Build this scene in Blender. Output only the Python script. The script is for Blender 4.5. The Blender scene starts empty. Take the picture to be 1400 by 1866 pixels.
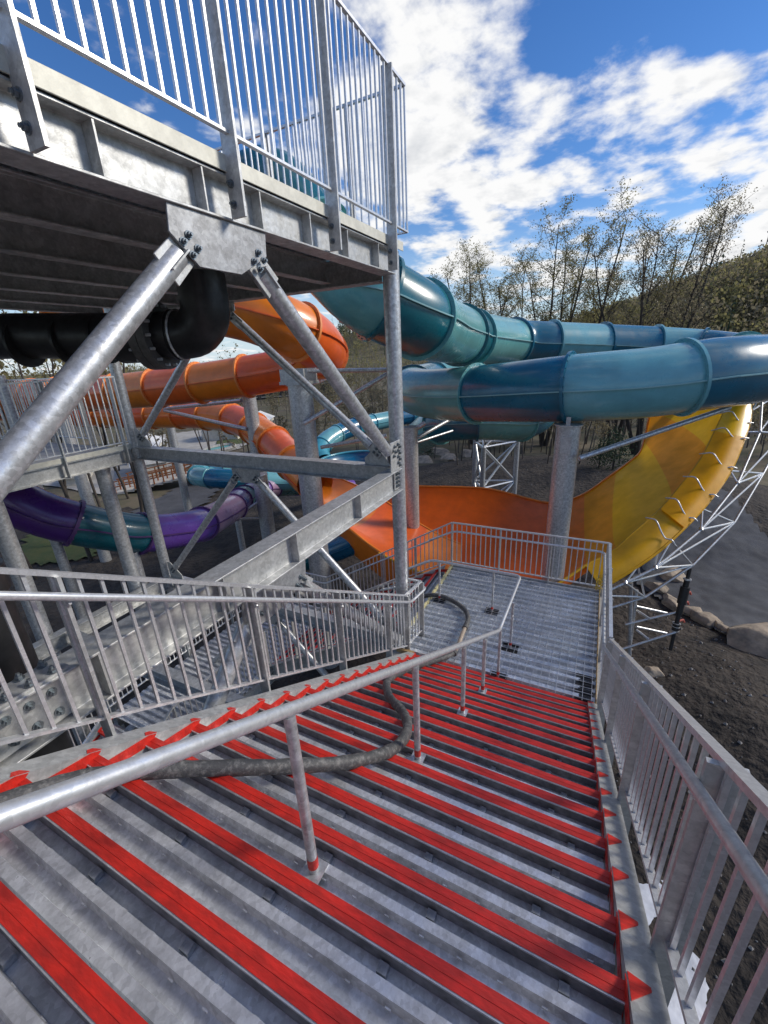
import bpy, bmesh, math, random
from mathutils import Vector, Matrix, noise as mnoise
random.seed(7)
R = math.radians
S = bpy.context.scene
COL = S.collection
# ------------------------------------------------------------------ camera, sky, sun, exposure
CAMP = Vector((-5.2702, 0.3966, 4.7127))
cam = bpy.data.cameras.new('camera')
camo = bpy.data.objects.new('camera', cam)
COL.objects.link(camo)
yaw, pitch, roll = .4747, .3569, .0485
fw = Vector((math.cos(yaw)*math.cos(pitch), math.sin(yaw)*math.cos(pitch), -math.sin(pitch)))
rt = Vector((math.sin(yaw), -math.cos(yaw), 0))
dn = fw.cross(rt)
r2 = rt*math.cos(roll) + dn*math.sin(roll)
d2 = dn*math.cos(roll) - rt*math.sin(roll)
mw = Matrix((r2, -d2, -fw)).transposed().to_4x4()
mw.translation = CAMP
camo.matrix_world = mw
cam.sensor_fit = 'HORIZONTAL'
cam.sensor_width = 36
cam.lens = 770.72/1400*36
cam.clip_start = .05
cam.clip_end = 5000
S.camera = camo
S.render.engine = 'CYCLES'
S.cycles.max_bounces = 6; S.cycles.diffuse_bounces = 3; S.cycles.glossy_bounces = 3; S.cycles.transmission_bounces = 3; S.cycles.transparent_max_bounces = 4
S.view_settings.view_transform = 'Standard'
S.view_settings.look = 'None'
S.view_settings.exposure = 1.06
S.view_settings.gamma = 1
S.view_settings.use_curve_mapping = False

SUN_EL, SUN_AZ = R(31), R(-58)           # azimuth measured from +X towards +Y
sdir = Vector((math.cos(SUN_EL)*math.cos(SUN_AZ), math.cos(SUN_EL)*math.sin(SUN_AZ), math.sin(SUN_EL)))
world = bpy.data.worlds.new('World')
S.world = world
world.use_nodes = True
wt = world.node_tree
wt.nodes.clear()
def wn(t, **k):
    n = wt.nodes.new(t)
    for a, b in k.items(): setattr(n, a, b)
    return n
def wl(a, b): wt.links.new(a, b)
def wmath(op, a, b=None, c=None):
    n = wn('ShaderNodeMath', operation=op)
    for i, v in enumerate((a, b, c)):
        if v is None: continue
        if isinstance(v, (int, float)): n.inputs[i].default_value = v
        else: wl(v, n.inputs[i])
    return n.outputs[0]
sky = wn('ShaderNodeTexSky', sky_type='NISHITA', sun_disc=False, sun_elevation=SUN_EL, sun_rotation=math.pi/2-SUN_AZ,
         altitude=250, air_density=1.0, dust_density=.0, ozone_density=2.2)
tc = wn('ShaderNodeTexCoord')
sep = wn('ShaderNodeSeparateXYZ')
wl(tc.outputs['Generated'], sep.inputs[0])
zc = wmath('ADD', wmath('MAXIMUM', sep.outputs[2], 0.0), .13)
cx = wmath('DIVIDE', sep.outputs[0], zc)
cy = wmath('DIVIDE', sep.outputs[1], zc)
cmb = wn('ShaderNodeCombineXYZ')
wl(cx, cmb.inputs[0]); wl(cy, cmb.inputs[1])
def cloud_noise(scale, detail, rough, off, dist=0.0):
    mp = wn('ShaderNodeMapping')
    mp.inputs['Location'].default_value = off
    wl(cmb.outputs[0], mp.inputs[0])
    n = wn('ShaderNodeTexNoise')
    n.inputs['Scale'].default_value = scale; n.inputs['Detail'].default_value = detail
    n.inputs['Roughness'].default_value = rough; n.inputs['Distortion'].default_value = dist
    wl(mp.outputs[0], n.inputs['Vector'])
    return n.outputs['Fac']
big = cloud_noise(1.5, 3.0, .5, (3.1, 1.7, 0))
fine = cloud_noise(4.3, 9.0, .55, (.4, 5.2, 1.3), .1)
fine_sun = cloud_noise(4.3, 9.0, .55, (.37, 5.25, 1.3), .1)      # same clouds, looked at a step towards the sun
# cloud masses (centre in the cloud plane, radius, weight)
acc = wmath('ADD', wmath('MULTIPLY', big, .45), wmath('MULTIPLY', fine, .85))
for (bx_, by_, br_, bw_) in [(1.38,.60,.34,.22),(1.9,.52,.34,.20),(2.1,.85,.35,.16),(1.93,-.06,.18,.14),(2.3,-.25,.3,.12),(2.35,.18,.2,.06),(1.55,.15,.20,-.28),(1.70,-.18,.17,-.22),(2.75,.45,.25,-.12),(3.6,-.4,.9,.13),(3.1,1.0,.4,.16),(1.05,1.05,.38,-.16)]:
    dx = wmath('SUBTRACT', cx, bx_); dy = wmath('SUBTRACT', cy, by_)
    d2n = wmath('DIVIDE', wmath('ADD', wmath('MULTIPLY', dx, dx), wmath('MULTIPLY', dy, dy)), br_*br_)
    acc = wmath('ADD', acc, wmath('MULTIPLY', wmath('POWER', 2.718, wmath('MULTIPLY', d2n, -1.0)), bw_))
mr = wn('ShaderNodeMapRange', interpolation_type='SMOOTHSTEP')
wl(acc, mr.inputs[0]); mr.inputs[1].default_value = .63; mr.inputs[2].default_value = .82
thick = wn('ShaderNodeMapRange', interpolation_type='SMOOTHSTEP')
wl(acc, thick.inputs[0]); thick.inputs[1].default_value = .82-.04; thick.inputs[2].default_value = .82+.30
shade = wmath('ADD', wmath('MULTIPLY', thick.outputs[0], .55), wmath('MULTIPLY', wmath('SUBTRACT', fine_sun, fine), 3.2))
ccol = wn('ShaderNodeMix', data_type='RGBA')
ccol.inputs[6].default_value = (4.7, 4.7, 4.7, 1); ccol.inputs[7].default_value = (2.6, 2.75, 3.0, 1)
wl(shade, ccol.inputs[0])
hs = wn('ShaderNodeHueSaturation')
hs.inputs['Hue'].default_value = .512
hs.inputs['Saturation'].default_value = 1.3
hs.inputs['Value'].default_value = .68
wl(sky.outputs[0], hs.inputs['Color'])
hz = wn('ShaderNodeMapRange', interpolation_type='SMOOTHSTEP')
wl(sep.outputs[2], hz.inputs[0]); hz.inputs[1].default_value = .26; hz.inputs[2].default_value = -.02; hz.inputs[3].default_value = 0; hz.inputs[4].default_value = .85
hmix = wn('ShaderNodeMix', data_type='RGBA')
wl(hz.outputs[0], hmix.inputs[0]); wl(hs.outputs[0], hmix.inputs[6]); hmix.inputs[7].default_value = (2.7, 3.4, 4.2, 1)
mixc = wn('ShaderNodeMix', data_type='RGBA')
wl(mr.outputs[0], mixc.inputs[0]); wl(hmix.outputs[2], mixc.inputs[6]); wl(ccol.outputs[2], mixc.inputs[7])
bg = wn('ShaderNodeBackground')
bg.inputs['Strength'].default_value = .10
wl(mixc.outputs[2], bg.inputs[0])
wo = wn('ShaderNodeOutputWorld')
wl(bg.outputs[0], wo.inputs[0])
sl = bpy.data.lights.new('sun', 'SUN')
sl.energy = 1.6; sl.angle = R(14); sl.color = (1, .93, .82)
so = bpy.data.objects.new('sun', sl)
so.rotation_euler = (-sdir).to_track_quat('-Z', 'Y').to_euler()
so.location = sdir*60
COL.objects.link(so)

# ------------------------------------------------------------------ materials
MATS = {}
def mat(name, col, rough=.5, metal=0.0, var=.12, scale=6.0, bump=0.0, bscale=40.0, col2=None, coat=0.0, detail=6.0,
        lo=.35, hi=.65, stretch=None, trans=0.0, spec=.5, rvar=0.0, grime=0.0, grimec=(.05, .045, .04), spangle=0.0, sscale=45.0, bdist=.02):
    m = bpy.data.materials.new(name); m.use_nodes = True
    t = m.node_tree; b = t.nodes['Principled BSDF']
    b.inputs['Roughness'].default_value = rough; b.inputs['Metallic'].default_value = metal
    b.inputs['Specular IOR Level'].default_value = spec
    if coat: b.inputs['Coat Weight'].default_value = coat; b.inputs['Coat Roughness'].default_value = .12
    tcn = t.nodes.new('ShaderNodeTexCoord')
    vec = tcn.outputs['Object']
    if stretch:
        mp = t.nodes.new('ShaderNodeMapping'); mp.inputs['Scale'].default_value = stretch
        t.links.new(vec, mp.inputs[0]); vec = mp.outputs[0]
    n = t.nodes.new('ShaderNodeTexNoise'); n.inputs['Scale'].default_value = scale; n.inputs['Detail'].default_value = detail
    n.inputs['Roughness'].default_value = .62
    t.links.new(vec, n.inputs['Vector'])
    rp = t.nodes.new('ShaderNodeMapRange'); rp.inputs[1].default_value = lo; rp.inputs[2].default_value = hi
    t.links.new(n.outputs['Fac'], rp.inputs[0])
    mx = t.nodes.new('ShaderNodeMix'); mx.data_type = 'RGBA'
    c2 = col2 if col2 else tuple(max(0, c*(1-var)) for c in col)
    c1 = col if col2 else tuple(min(1, c*(1+var*.6)) for c in col)
    mx.inputs[6].default_value = (*c1, 1); mx.inputs[7].default_value = (*c2, 1)
    t.links.new(rp.outputs[0], mx.inputs[0])
    out = mx.outputs[2]
    if grime:
        g = t.nodes.new('ShaderNodeTexNoise'); g.inputs['Scale'].default_value = scale*.35; g.inputs['Detail'].default_value = 8
        g.inputs['Roughness'].default_value = .7
        t.links.new(vec, g.inputs['Vector'])
        gr = t.nodes.new('ShaderNodeMapRange'); gr.inputs[1].default_value = .52; gr.inputs[2].default_value = .75
        gr.inputs[4].default_value = grime
        t.links.new(g.outputs['Fac'], gr.inputs[0])
        gm = t.nodes.new('ShaderNodeMix'); gm.data_type = 'RGBA'; gm.inputs[7].default_value = (*grimec, 1)
        t.links.new(gr.outputs[0], gm.inputs[0]); t.links.new(out, gm.inputs[6]); out = gm.outputs[2]
    if spangle:     # zinc crystals plus fine rain streaks and specks
        vo = t.nodes.new('ShaderNodeTexVoronoi'); vo.inputs['Scale'].default_value = sscale
        t.links.new(tcn.outputs['Object'], vo.inputs['Vector'])
        n3 = t.nodes.new('ShaderNodeTexNoise'); n3.inputs['Scale'].default_value = 110; n3.inputs['Detail'].default_value = 4
        t.links.new(tcn.outputs['Object'], n3.inputs['Vector'])
        sx = t.nodes.new('ShaderNodeSeparateColor'); t.links.new(vo.outputs['Color'], sx.inputs[0])
        ad = t.nodes.new('ShaderNodeMath'); ad.operation = 'ADD'; t.links.new(sx.outputs[0], ad.inputs[0]); t.links.new(n3.outputs['Fac'], ad.inputs[1])
        sr = t.nodes.new('ShaderNodeMapRange'); sr.inputs[1].default_value = .3; sr.inputs[2].default_value = 1.6
        sr.inputs[3].default_value = 1-spangle; sr.inputs[4].default_value = 1+spangle*.6
        t.links.new(ad.outputs[0], sr.inputs[0])
        vm = t.nodes.new('ShaderNodeVectorMath'); vm.operation = 'SCALE'; t.links.new(out, vm.inputs[0]); t.links.new(sr.outputs[0], vm.inputs['Scale']); out = vm.outputs[0]
    t.links.new(out, b.inputs['Base Color'])
    if rvar:
        rr = t.nodes.new('ShaderNodeMapRange'); rr.inputs[1].default_value = .3; rr.inputs[2].default_value = .7
        rr.inputs[3].default_value = max(.02, rough-rvar); rr.inputs[4].default_value = min(1, rough+rvar)
        t.links.new(n.outputs['Fac'], rr.inputs[0]); t.links.new(rr.outputs[0], b.inputs['Roughness'])
    if bump:
        n2 = t.nodes.new('ShaderNodeTexNoise'); n2.inputs['Scale'].default_value = bscale; n2.inputs['Detail'].default_value = 5
        t.links.new(vec, n2.inputs['Vector'])
        bp = t.nodes.new('ShaderNodeBump'); bp.inputs['Strength'].default_value = bump; bp.inputs['Distance'].default_value = bdist
        t.links.new(n2.outputs['Fac'], bp.inputs['Height']); t.links.new(bp.outputs[0], b.inputs['Normal'])
    if trans:
        b.inputs['Transmission Weight'].default_value = trans
    MATS[name] = m
    return m
mat('galv', (.49, .495, .485), .46, .45, .2, 9, .06, 160, rvar=.12, grime=.35, grimec=(.24, .24, .25), spangle=0.22, sscale=38)
mat('galv_pipe', (.56, .57, .58), .40, .6, .24, 16, .05, 120, rvar=.12, grime=.4, grimec=(.2, .2, .21), spangle=0.28, sscale=34)
mat('galv_rail', (.66, .665, .67), .36, .62, .15, 14, .03, 150, rvar=.08, spangle=0.14, sscale=60)
mat('zinc_deck', (.62, .635, .66), .38, .5, .25, 8, .05, 90, rvar=.12, grime=.4, grimec=(.22, .225, .24), spangle=0.2, sscale=55)
mat('zinc_dull', (.46, .49, .53), .5, .55, .35, 12, .05, 90, rvar=.1, grime=.5, grimec=(.1, .1, .1), spangle=0.25, sscale=50)
mat('zinc_sheet', (.70, .735, .79), .3, .62, .2, 6, .04, 90, rvar=.1, grime=.35, grimec=(.2, .21, .23), spangle=.2, sscale=40)
mat('zinc_plate', (.34, .345, .35), .5, .5, .25, 9, .05, 120, rvar=.1, grime=.4, grimec=(.2, .2, .205), spangle=.25, sscale=36)
mat('pan_dirt_shade', (.22, .225, .24), .55, .4, .4, 14, .05, 60, grime=.5, grimec=(.05, .05, .055))  # pour stop face: dirt, plus shade painted in as darker metal
mat('slab_edge', (.58, .57, .50), .6, .3, .15, 10, .05, 60, grime=.25, grimec=(.3, .28, .24))
mat('bolt_steel', (.22, .25, .27), .38, .8, .2, 30)
mat('red_tape', (.57, .024, .014), .45, 0, .3, 26, .2, 70, grime=.55, grimec=(.27, .03, .024), stretch=(1, .3, 1), rvar=.14)
mat('hose_rubber', (.055, .055, .056), .6, 0, .4, 30, .25, 110, col2=(.20, .195, .185), lo=.5, hi=.72, grime=.5, grimec=(.26, .25, .23))
mat('hose_pipe', (.36, .29, .22), .55, 0, .3, 20, .1, 60)
mat('black_plastic', (.016, .016, .017), .42, 0, .4, 10, grime=.35, grimec=(.04, .038, .036), rvar=.12)
mat('flange_grey', (.10, .095, .09), .55, .2, .3, 18)
mat('dark_pad', (.012, .012, .013), .5, 0, .3, 20)
mat('rope_yellow', (.62, .42, .05), .8, 0, .3, 60, .4, 200)
mat('foam_yellow', (.62, .56, .30), .9, 0, .5, 40, .4, 90, grime=.4, grimec=(.25, .2, .1))
mat('timber_form', (.42, .28, .13), .8, 0, .35, 25, .2, 60, stretch=(1, .15, 1))
mat('tarp_white', (.62, .64, .68), .5, 0, .18, 3, .5, 9, detail=3)
def frp(name, c, coat=.5, r=.30, tr=0.0, spec=.5):
    m = mat(name, c, r, 0, .14, 1.7, .03, 30, coat=coat, grime=.22, grimec=tuple(x*.62+.012 for x in c), rvar=.08, spec=spec)
    if tr:      # thin glass-fibre laminate lets some daylight through
        t = m.node_tree; b = t.nodes['Principled BSDF']; out = t.nodes['Material Output']; src_ = b.inputs['Base Color'].links[0].from_socket
        tl = t.nodes.new('ShaderNodeBsdfTranslucent'); t.links.new(src_, tl.inputs[0]); ms = t.nodes.new('ShaderNodeMixShader'); ms.inputs[0].default_value = tr
        t.links.new(b.outputs[0], ms.inputs[1]); t.links.new(tl.outputs[0], ms.inputs[2]); t.links.new(ms.outputs[0], out.inputs[0])
frp('teal_dark', (.007, .12, .15), .4); frp('teal_light', (.12, .35, .35), .4); frp('teal_blue', (.007, .125, .20), .4)
frp('teal_pale', (.14, .38, .43), .4); frp('cyan', (.06, .31, .40)); frp('deep_blue', (.006, .12, .24))
frp('orange', (.78, .125, .014), .3, .36); frp('orange_light', (.80, .21, .014), .3, .36); frp('orange_red', (.95, .15, .016), .12, .42, .42, .3)
frp('amber', (.93, .35, .010), 0, .45, .45, .25); frp('yellow', (.97, .51, .010), 0, .45, .45, .25); frp('yellow_bright', (.90, .53, .010), .15, .42, .15, .3); frp('ochre', (.72, .38, .010), .05, .45, .2, .3); frp('orange_deep', (.93, .22, .018), .1, .42, .42, .3)
frp('edge_teal', (.22, .42, .44), .1, .5); frp('edge_orange', (.80, .26, .06), .1, .5); frp('edge_violet', (.10, .04, .16), .1, .5)
frp('purple', (.085, .022, .19)); frp('lilac', (.24, .15, .42)); frp('pink', (.48, .30, .44)); frp('violet', (.15, .065, .36))
mat('soil', (.058, .046, .036), .95, 0, .5, 1.3, 1.0, 4.5, col2=(.02, .0165, .014), bdist=.16, detail=10, lo=.38, hi=.62, grime=.6, grimec=(.085, .07, .055))
mat('asphalt', (.078, .081, .089), .9, 0, .3, 1.1, .5, 60, detail=10, grime=.4, grimec=(.045, .045, .048))
mat('paving', (.40, .38, .34), .9, 0, .2, .8, .1, 20)
mat('lawn', (.055, .085, .022), .95, 0, .4, 2.5, .6, 30, col2=(.09, .10, .03))
mat('forest_floor', (.15, .12, .08), .98, 0, .4, .35, .8, 3, col2=(.075, .075, .035), detail=8)
mat('rock', (.46, .37, .27), .9, 0, .3, 2.5, .9, 11, col2=(.22, .185, .145), detail=9, grime=.5, grimec=(.10, .085, .07))
mat('gravel', (.30, .28, .26), .95, 0, .4, 14, .5, 30, col2=(.12, .11, .10))
mat('bark', (.075, .062, .05), .95, 0, .4, 12, .6, 30, col2=(.035, .03, .026), stretch=(1, 1, .25))
mat('bark_pale', (.16, .14, .12), .95, 0, .4, 12, .6, 30, col2=(.07, .06, .052), stretch=(1, 1, .25))
def leafmat(name, c, c2, tr=.45):
    m = mat(name, c, .7, 0, .5, .5, col2=c2, detail=2); t = m.node_tree; b = t.nodes['Principled BSDF']; out = t.nodes['Material Output']
    src_ = b.inputs['Base Color'].links[0].from_socket
    tl = t.nodes.new('ShaderNodeBsdfTranslucent'); t.links.new(src_, tl.inputs[0]); ms = t.nodes.new('ShaderNodeMixShader'); ms.inputs[0].default_value = tr
    t.links.new(b.outputs[0], ms.inputs[1]); t.links.new(tl.outputs[0], ms.inputs[2]); t.links.new(ms.outputs[0], out.inputs[0])
leafmat('leaf_olive', (.32, .29, .12), (.21, .19, .08), .55); leafmat('leaf_green', (.27, .29, .08), (.34, .31, .09), .55); leafmat('leaf_brown', (.30, .26, .16), (.20, .17, .11), .55); leafmat('leaf_pine', (.03, .055, .025), (.045, .07, .03), .15)
mat('roof_white', (.72, .72, .70), .7, 0, .1, 2)
mat('wall_pale', (.55, .52, .45), .8, 0, .15, 2)
mat('wall_dark', (.07, .06, .055), .8, 0, .2, 2)
mat('window_glass', (.03, .04, .05), .1, 0, .2, 2)
mat('rail_orange', (.42, .15, .05), .6, 0, .25, 6)
mat('pool_blue', (.10, .42, .40), .3, 0, .1, 1)
mat('concrete', (.36, .35, .33), .85, 0, .25, 5, .15, 40)
mat('coral', (.55, .12, .08), .5, 0, .2, 10)

# ------------------------------------------------------------------ mesh helpers
class MB:
    def __init__(s): s.v = []; s.f = []
    def add(s, vs, fs):
        o = len(s.v); s.v += [tuple(v) for v in vs]; s.f += [tuple(o+i for i in f) for f in fs]; return s
    def box(s, a, b):
        x0, y0, z0 = a; x1, y1, z1 = b
        return s.add([(x0,y0,z0),(x1,y0,z0),(x1,y1,z0),(x0,y1,z0),(x0,y0,z1),(x1,y0,z1),(x1,y1,z1),(x0,y1,z1)],
                     [(0,3,2,1),(4,5,6,7),(0,1,5,4),(1,2,6,5),(2,3,7,6),(3,0,4,7)])
    def ext(s, prof, p, q, up=(0,0,1), cap=True):
        """extrude closed 2D profile [(a,b)] (a sideways, b along up) from p to q"""
        p = Vector(p); q = Vector(q); d = (q-p).normalized(); up = Vector(up)
        sd = d.cross(up)
        if sd.length < 1e-5: sd = d.cross(Vector((1,0,0)))
        sd.normalize(); u = sd.cross(d).normalized(); n = len(prof)
        vs = [p+sd*a+u*b for a, b in prof] + [q+sd*a+u*b for a, b in prof]
        fs = [(i, (i+1) % n, n+(i+1) % n, n+i) for i in range(n)]
        if cap: fs += [tuple(range(n))[::-1], tuple(range(n, 2*n))]
        return s.add(vs, fs)
    def bar(s, p, q, w, h, up=(0,0,1)):
        return s.ext([(-w/2,-h/2),(w/2,-h/2),(w/2,h/2),(-w/2,h/2)], p, q, up)
    def ibeam(s, p, q, h, b, tw=.011, tf=.016, up=(0,0,1)):
        H = h/2; B = b/2; T = tw/2; F = H-tf
        return s.ext([(-B,-H),(B,-H),(B,-F),(T,-F),(T,F),(B,F),(B,H),(-B,H),(-B,F),(-T,F),(-T,-F),(-B,-F)], p, q, up)
    def tube(s, p, q, r, n=12, r1=None, cap=True):
        p = Vector(p); q = Vector(q); d = (q-p).normalized()
        a = d.cross(Vector((0,0,1)) if abs(d.z) < .9 else Vector((1,0,0))).normalized(); b = d.cross(a)
        r1 = r if r1 is None else r1; vs = []
        for c, rr in ((p, r), (q, r1)):
            for i in range(n):
                t = 2*math.pi*i/n; vs.append(c+a*(rr*math.cos(t))+b*(rr*math.sin(t)))
        fs = [(i, (i+1) % n, n+(i+1) % n, n+i) for i in range(n)]
        if cap: fs += [tuple(range(n))[::-1], tuple(range(n, 2*n))]
        return s.add(vs, fs)
    def path(s, pts, r, n=10, cap=True, up=None):
        pts = [Vector(p) for p in pts]; m = len(pts); rs = r if isinstance(r, (list, tuple)) else [r]*m
        t0 = (pts[1]-pts[0]).normalized()
        a = t0.cross(Vector(up) if up else (Vector((0,0,1)) if abs(t0.z) < .9 else Vector((1,0,0)))).normalized(); vs = []
        for i, p in enumerate(pts):
            t = (pts[min(i+1, m-1)]-pts[max(i-1, 0)]).normalized()
            a = (a-t*a.dot(t)).normalized(); b = t.cross(a)
            for k in range(n):
                th = 2*math.pi*k/n; vs.append(p+a*(rs[i]*math.cos(th))+b*(rs[i]*math.sin(th)))
        fs = [(i*n+k, i*n+(k+1) % n, (i+1)*n+(k+1) % n, (i+1)*n+k) for i in range(m-1) for k in range(n)]
        if cap: fs += [tuple(range(n))[::-1], tuple(range((m-1)*n, m*n))]
        return s.add(vs, fs)
    def plate(s, pts, th):
        """extruded polygon: pts planar polygon, thickness th along its normal"""
        pts = [Vector(p) for p in pts]; n = len(pts)
        nm = (pts[1]-pts[0]).cross(pts[2]-pts[0]).normalized()*th/2
        return s.add([p-nm for p in pts]+[p+nm for p in pts],
                     [tuple(range(n))[::-1], tuple(range(n, 2*n))]+[(i, (i+1) % n, n+(i+1) % n, n+i) for i in range(n)])
    def mesh(s, name, smooth=False, fix=True, auto=None):
        me = bpy.data.meshes.new(name); me.from_pydata(s.v, [], s.f); me.update()
        if fix:
            bm = bmesh.new(); bm.from_mesh(me); bmesh.ops.recalc_face_normals(bm, faces=bm.faces); bm.to_mesh(me); bm.free()
        if smooth:
            me.polygons.foreach_set('use_smooth', [True]*len(me.polygons))
            if auto is not None:
                try: me.set_sharp_from_angle(angle=R(auto))
                except Exception: pass
        return me
def org(o):
    v = Vector((0,0,0))
    while o: v += o.location; o = o.parent
    return v
def obj(name, me, m, parent=None, loc=None):
    o = bpy.data.objects.new(name, me)
    if m is not None and not me.materials: me.materials.append(MATS[m] if isinstance(m, str) else m)
    COL.objects.link(o)
    if parent: o.parent = parent
    if loc is not None: o.location = loc
    return o
def part(name, mb, m, parent, smooth=False, auto=35, bevel=0):
    """mesh given in world coordinates, placed under parent"""
    off = org(parent)
    mb.v = [(v[0]-off.x, v[1]-off.y, v[2]-off.z) for v in mb.v]
    me = mb.mesh(name, smooth, True, auto if smooth else None)
    o = obj(name, me, m, parent)
    if bevel:
        md = o.modifiers.new('edge', 'BEVEL'); md.width = bevel; md.segments = 1; md.limit_method = 'ANGLE'; md.angle_limit = R(50)
    return o
def inst(name, me, m, parent, wloc, rz=0, scale=None):
    o = obj(name, me, m, parent, Vector(wloc)-org(parent) if parent else Vector(wloc))
    if rz: o.rotation_euler = (0, 0, rz)
    if scale: o.scale = scale
    return o
def tag(o, label, cat, group=None):
    o['label'] = label; o['category'] = cat
    if group: o['group'] = group
    return o
def thing(name, label, cat, loc=(0,0,0), group=None):
    o = bpy.data.objects.new(name, None); o.empty_display_size = .2; o.location = loc; COL.objects.link(o)
    return tag(o, label, cat, group)
def single(name, mb, m, label, cat, base=None, smooth=False, auto=35, group=None):
    base = Vector(base) if base is not None else Vector(mb.v[0])
    mb.v = [(v[0]-base.x, v[1]-base.y, v[2]-base.z) for v in mb.v]
    o = obj(name, mb.mesh(name, smooth, True, auto if smooth else None), m, None, base)
    return tag(o, label, cat, group)
def struct(name, me, m):
    o = obj(name, me, m); o['kind'] = 'structure'; return o
def crom(pts, step):
    P = [Vector(p) for p in pts]; P = [P[0]*2-P[1]]+P+[P[-1]*2-P[-2]]; out = []
    for i in range(1, len(P)-2):
        a, b, c, d = P[i-1:i+3]; n = max(2, int((c-b).length/step))
        for k in range(n):
            t = k/n
            out.append(.5*((2*b)+(c-a)*t+(2*a-5*b+4*c-d)*t*t+(3*b-a-3*c+d)*t**3))
    out.append(P[-2]); return out
def resample(pts, n):
    L = [0]
    for i in range(1, len(pts)): L.append(L[-1]+(pts[i]-pts[i-1]).length)
    out = []; j = 0
    for k in range(n):
        t = L[-1]*k/(n-1)
        while j < len(L)-2 and L[j+1] < t: j += 1
        u = (t-L[j])/max(1e-9, L[j+1]-L[j]); out.append(pts[j].lerp(pts[j+1], min(1, max(0, u))))
    return out, L[-1]
def hexbolt(r=.018, h=.02):
    b = MB(); b.tube((0,0,0), (0,-h*.35,0), r*1.5, 10); b.tube((0,-h*.35,0), (0,-h*1.3,0), r, 6); b.tube((0,-h*1.3,0), (0,-h*2,0), r*.55, 6)
    return b.mesh('bolt')
BOLT = hexbolt(); BOLT.materials.append(MATS['bolt_steel'])
LOCAL = set()
def org(o):
    v = Vector((0,0,0))
    while o:
        if o.parent is None and o.name in LOCAL: break
        v += o.location; o = o.parent
    return v
G, RI = .3007, .18                      # going and riser of the stairs
SL = RI/G
# ---------------------------------------------------------------- stair flights
def deck_profile(x0, n, pitch=.107, zt=-.035, zb=-.080):
    p = [(x0, zb)]
    for i in range(n):
        b = x0-.048-i*pitch
        p += [(b, zb), (b-.009, zt), (b-.047, zt), (b-.056, zb)]
    p.append((p[-1][0]-.05, zb)); return p
def sheet(mb, prof, y0, y1, th=.004):
    n = len(prof); vs = [(x, y0, z) for x, z in prof]+[(x, y1, z) for x, z in prof]
    vs += [(x, y0, z-th) for x, z in prof]+[(x, y1, z-th) for x, z in prof]
    fs = [(i, i+1, n+i+1, n+i) for i in range(n-1)]+[(2*n+i, 3*n+i, 3*n+i+1, 2*n+i+1) for i in range(n-1)]
    fs += [(i, 2*n+i, 2*n+i+1, i+1) for i in range(n-1)]+[(n+i, n+i+1, 3*n+i+1, 3*n+i) for i in range(n-1)]
    fs += [(0, n, 3*n, 2*n), (n-1, 3*n-1, 4*n-1, 2*n-1)]
    return mb.add(vs, fs)
def tread_meshes(y0, y1):
    t = MB(); sheet(t, deck_profile(-.062, 2), y0, y1)
    t.box((-.018, y0, -.265), (-.012, y1, -.014))
    lp_ = MB(); lp_.box((-.0655, y0, -.079), (-.0625, y1, -.013))  # inner face behind the nosing, its shade put into the dark colour
    nz = MB(); nz.box((-.066, y0, -.012), (0, y1, -.002)); nz.box((-.010, y0, -.06), (0, y1, -.012))
    tp = MB()
    ys = [y0+(y1-y0)*i/12 for i in range(13)]
    for i in range(12):
        tp.add([(-.060, ys[i], .0005), (-.060, ys[i+1], .0005), (-.0325, ys[i+1], .0012), (-.0325, ys[i], .0012), (.0015, ys[i+1], .0010), (.0015, ys[i], .0010),
                (.0025, ys[i+1], -.05), (.0025, ys[i], -.05), (-.0315, ys[i+1], .0030), (-.0315, ys[i], .0030)], [(0,1,2,3), (3,2,8,9), (9,8,4,5), (5,4,6,7)])
    em = MB()
    yy = y0+.08
    while yy < y1-.05:
        for xx in (-.1155, -.1725, -.2225): em.box((xx-.0025, yy, -.062), (xx+.0025, yy+.022, -.054))
        yy += .16
    cl = MB(); cl.box((-.108, 0, -.080), (-.074, .038, -.048)); cl.box((-.112, 0, -.079), (-.108, .038, -.066))
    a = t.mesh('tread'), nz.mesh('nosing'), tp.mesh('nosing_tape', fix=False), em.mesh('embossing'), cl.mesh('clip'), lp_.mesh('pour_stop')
    for m_, k_ in zip(a, ('zinc_deck', 'galv_rail', 'red_tape', 'zinc_deck', 'zinc_dull', 'pan_dirt_shade')): m_.materials.append(MATS[k_])
    return a
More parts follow.
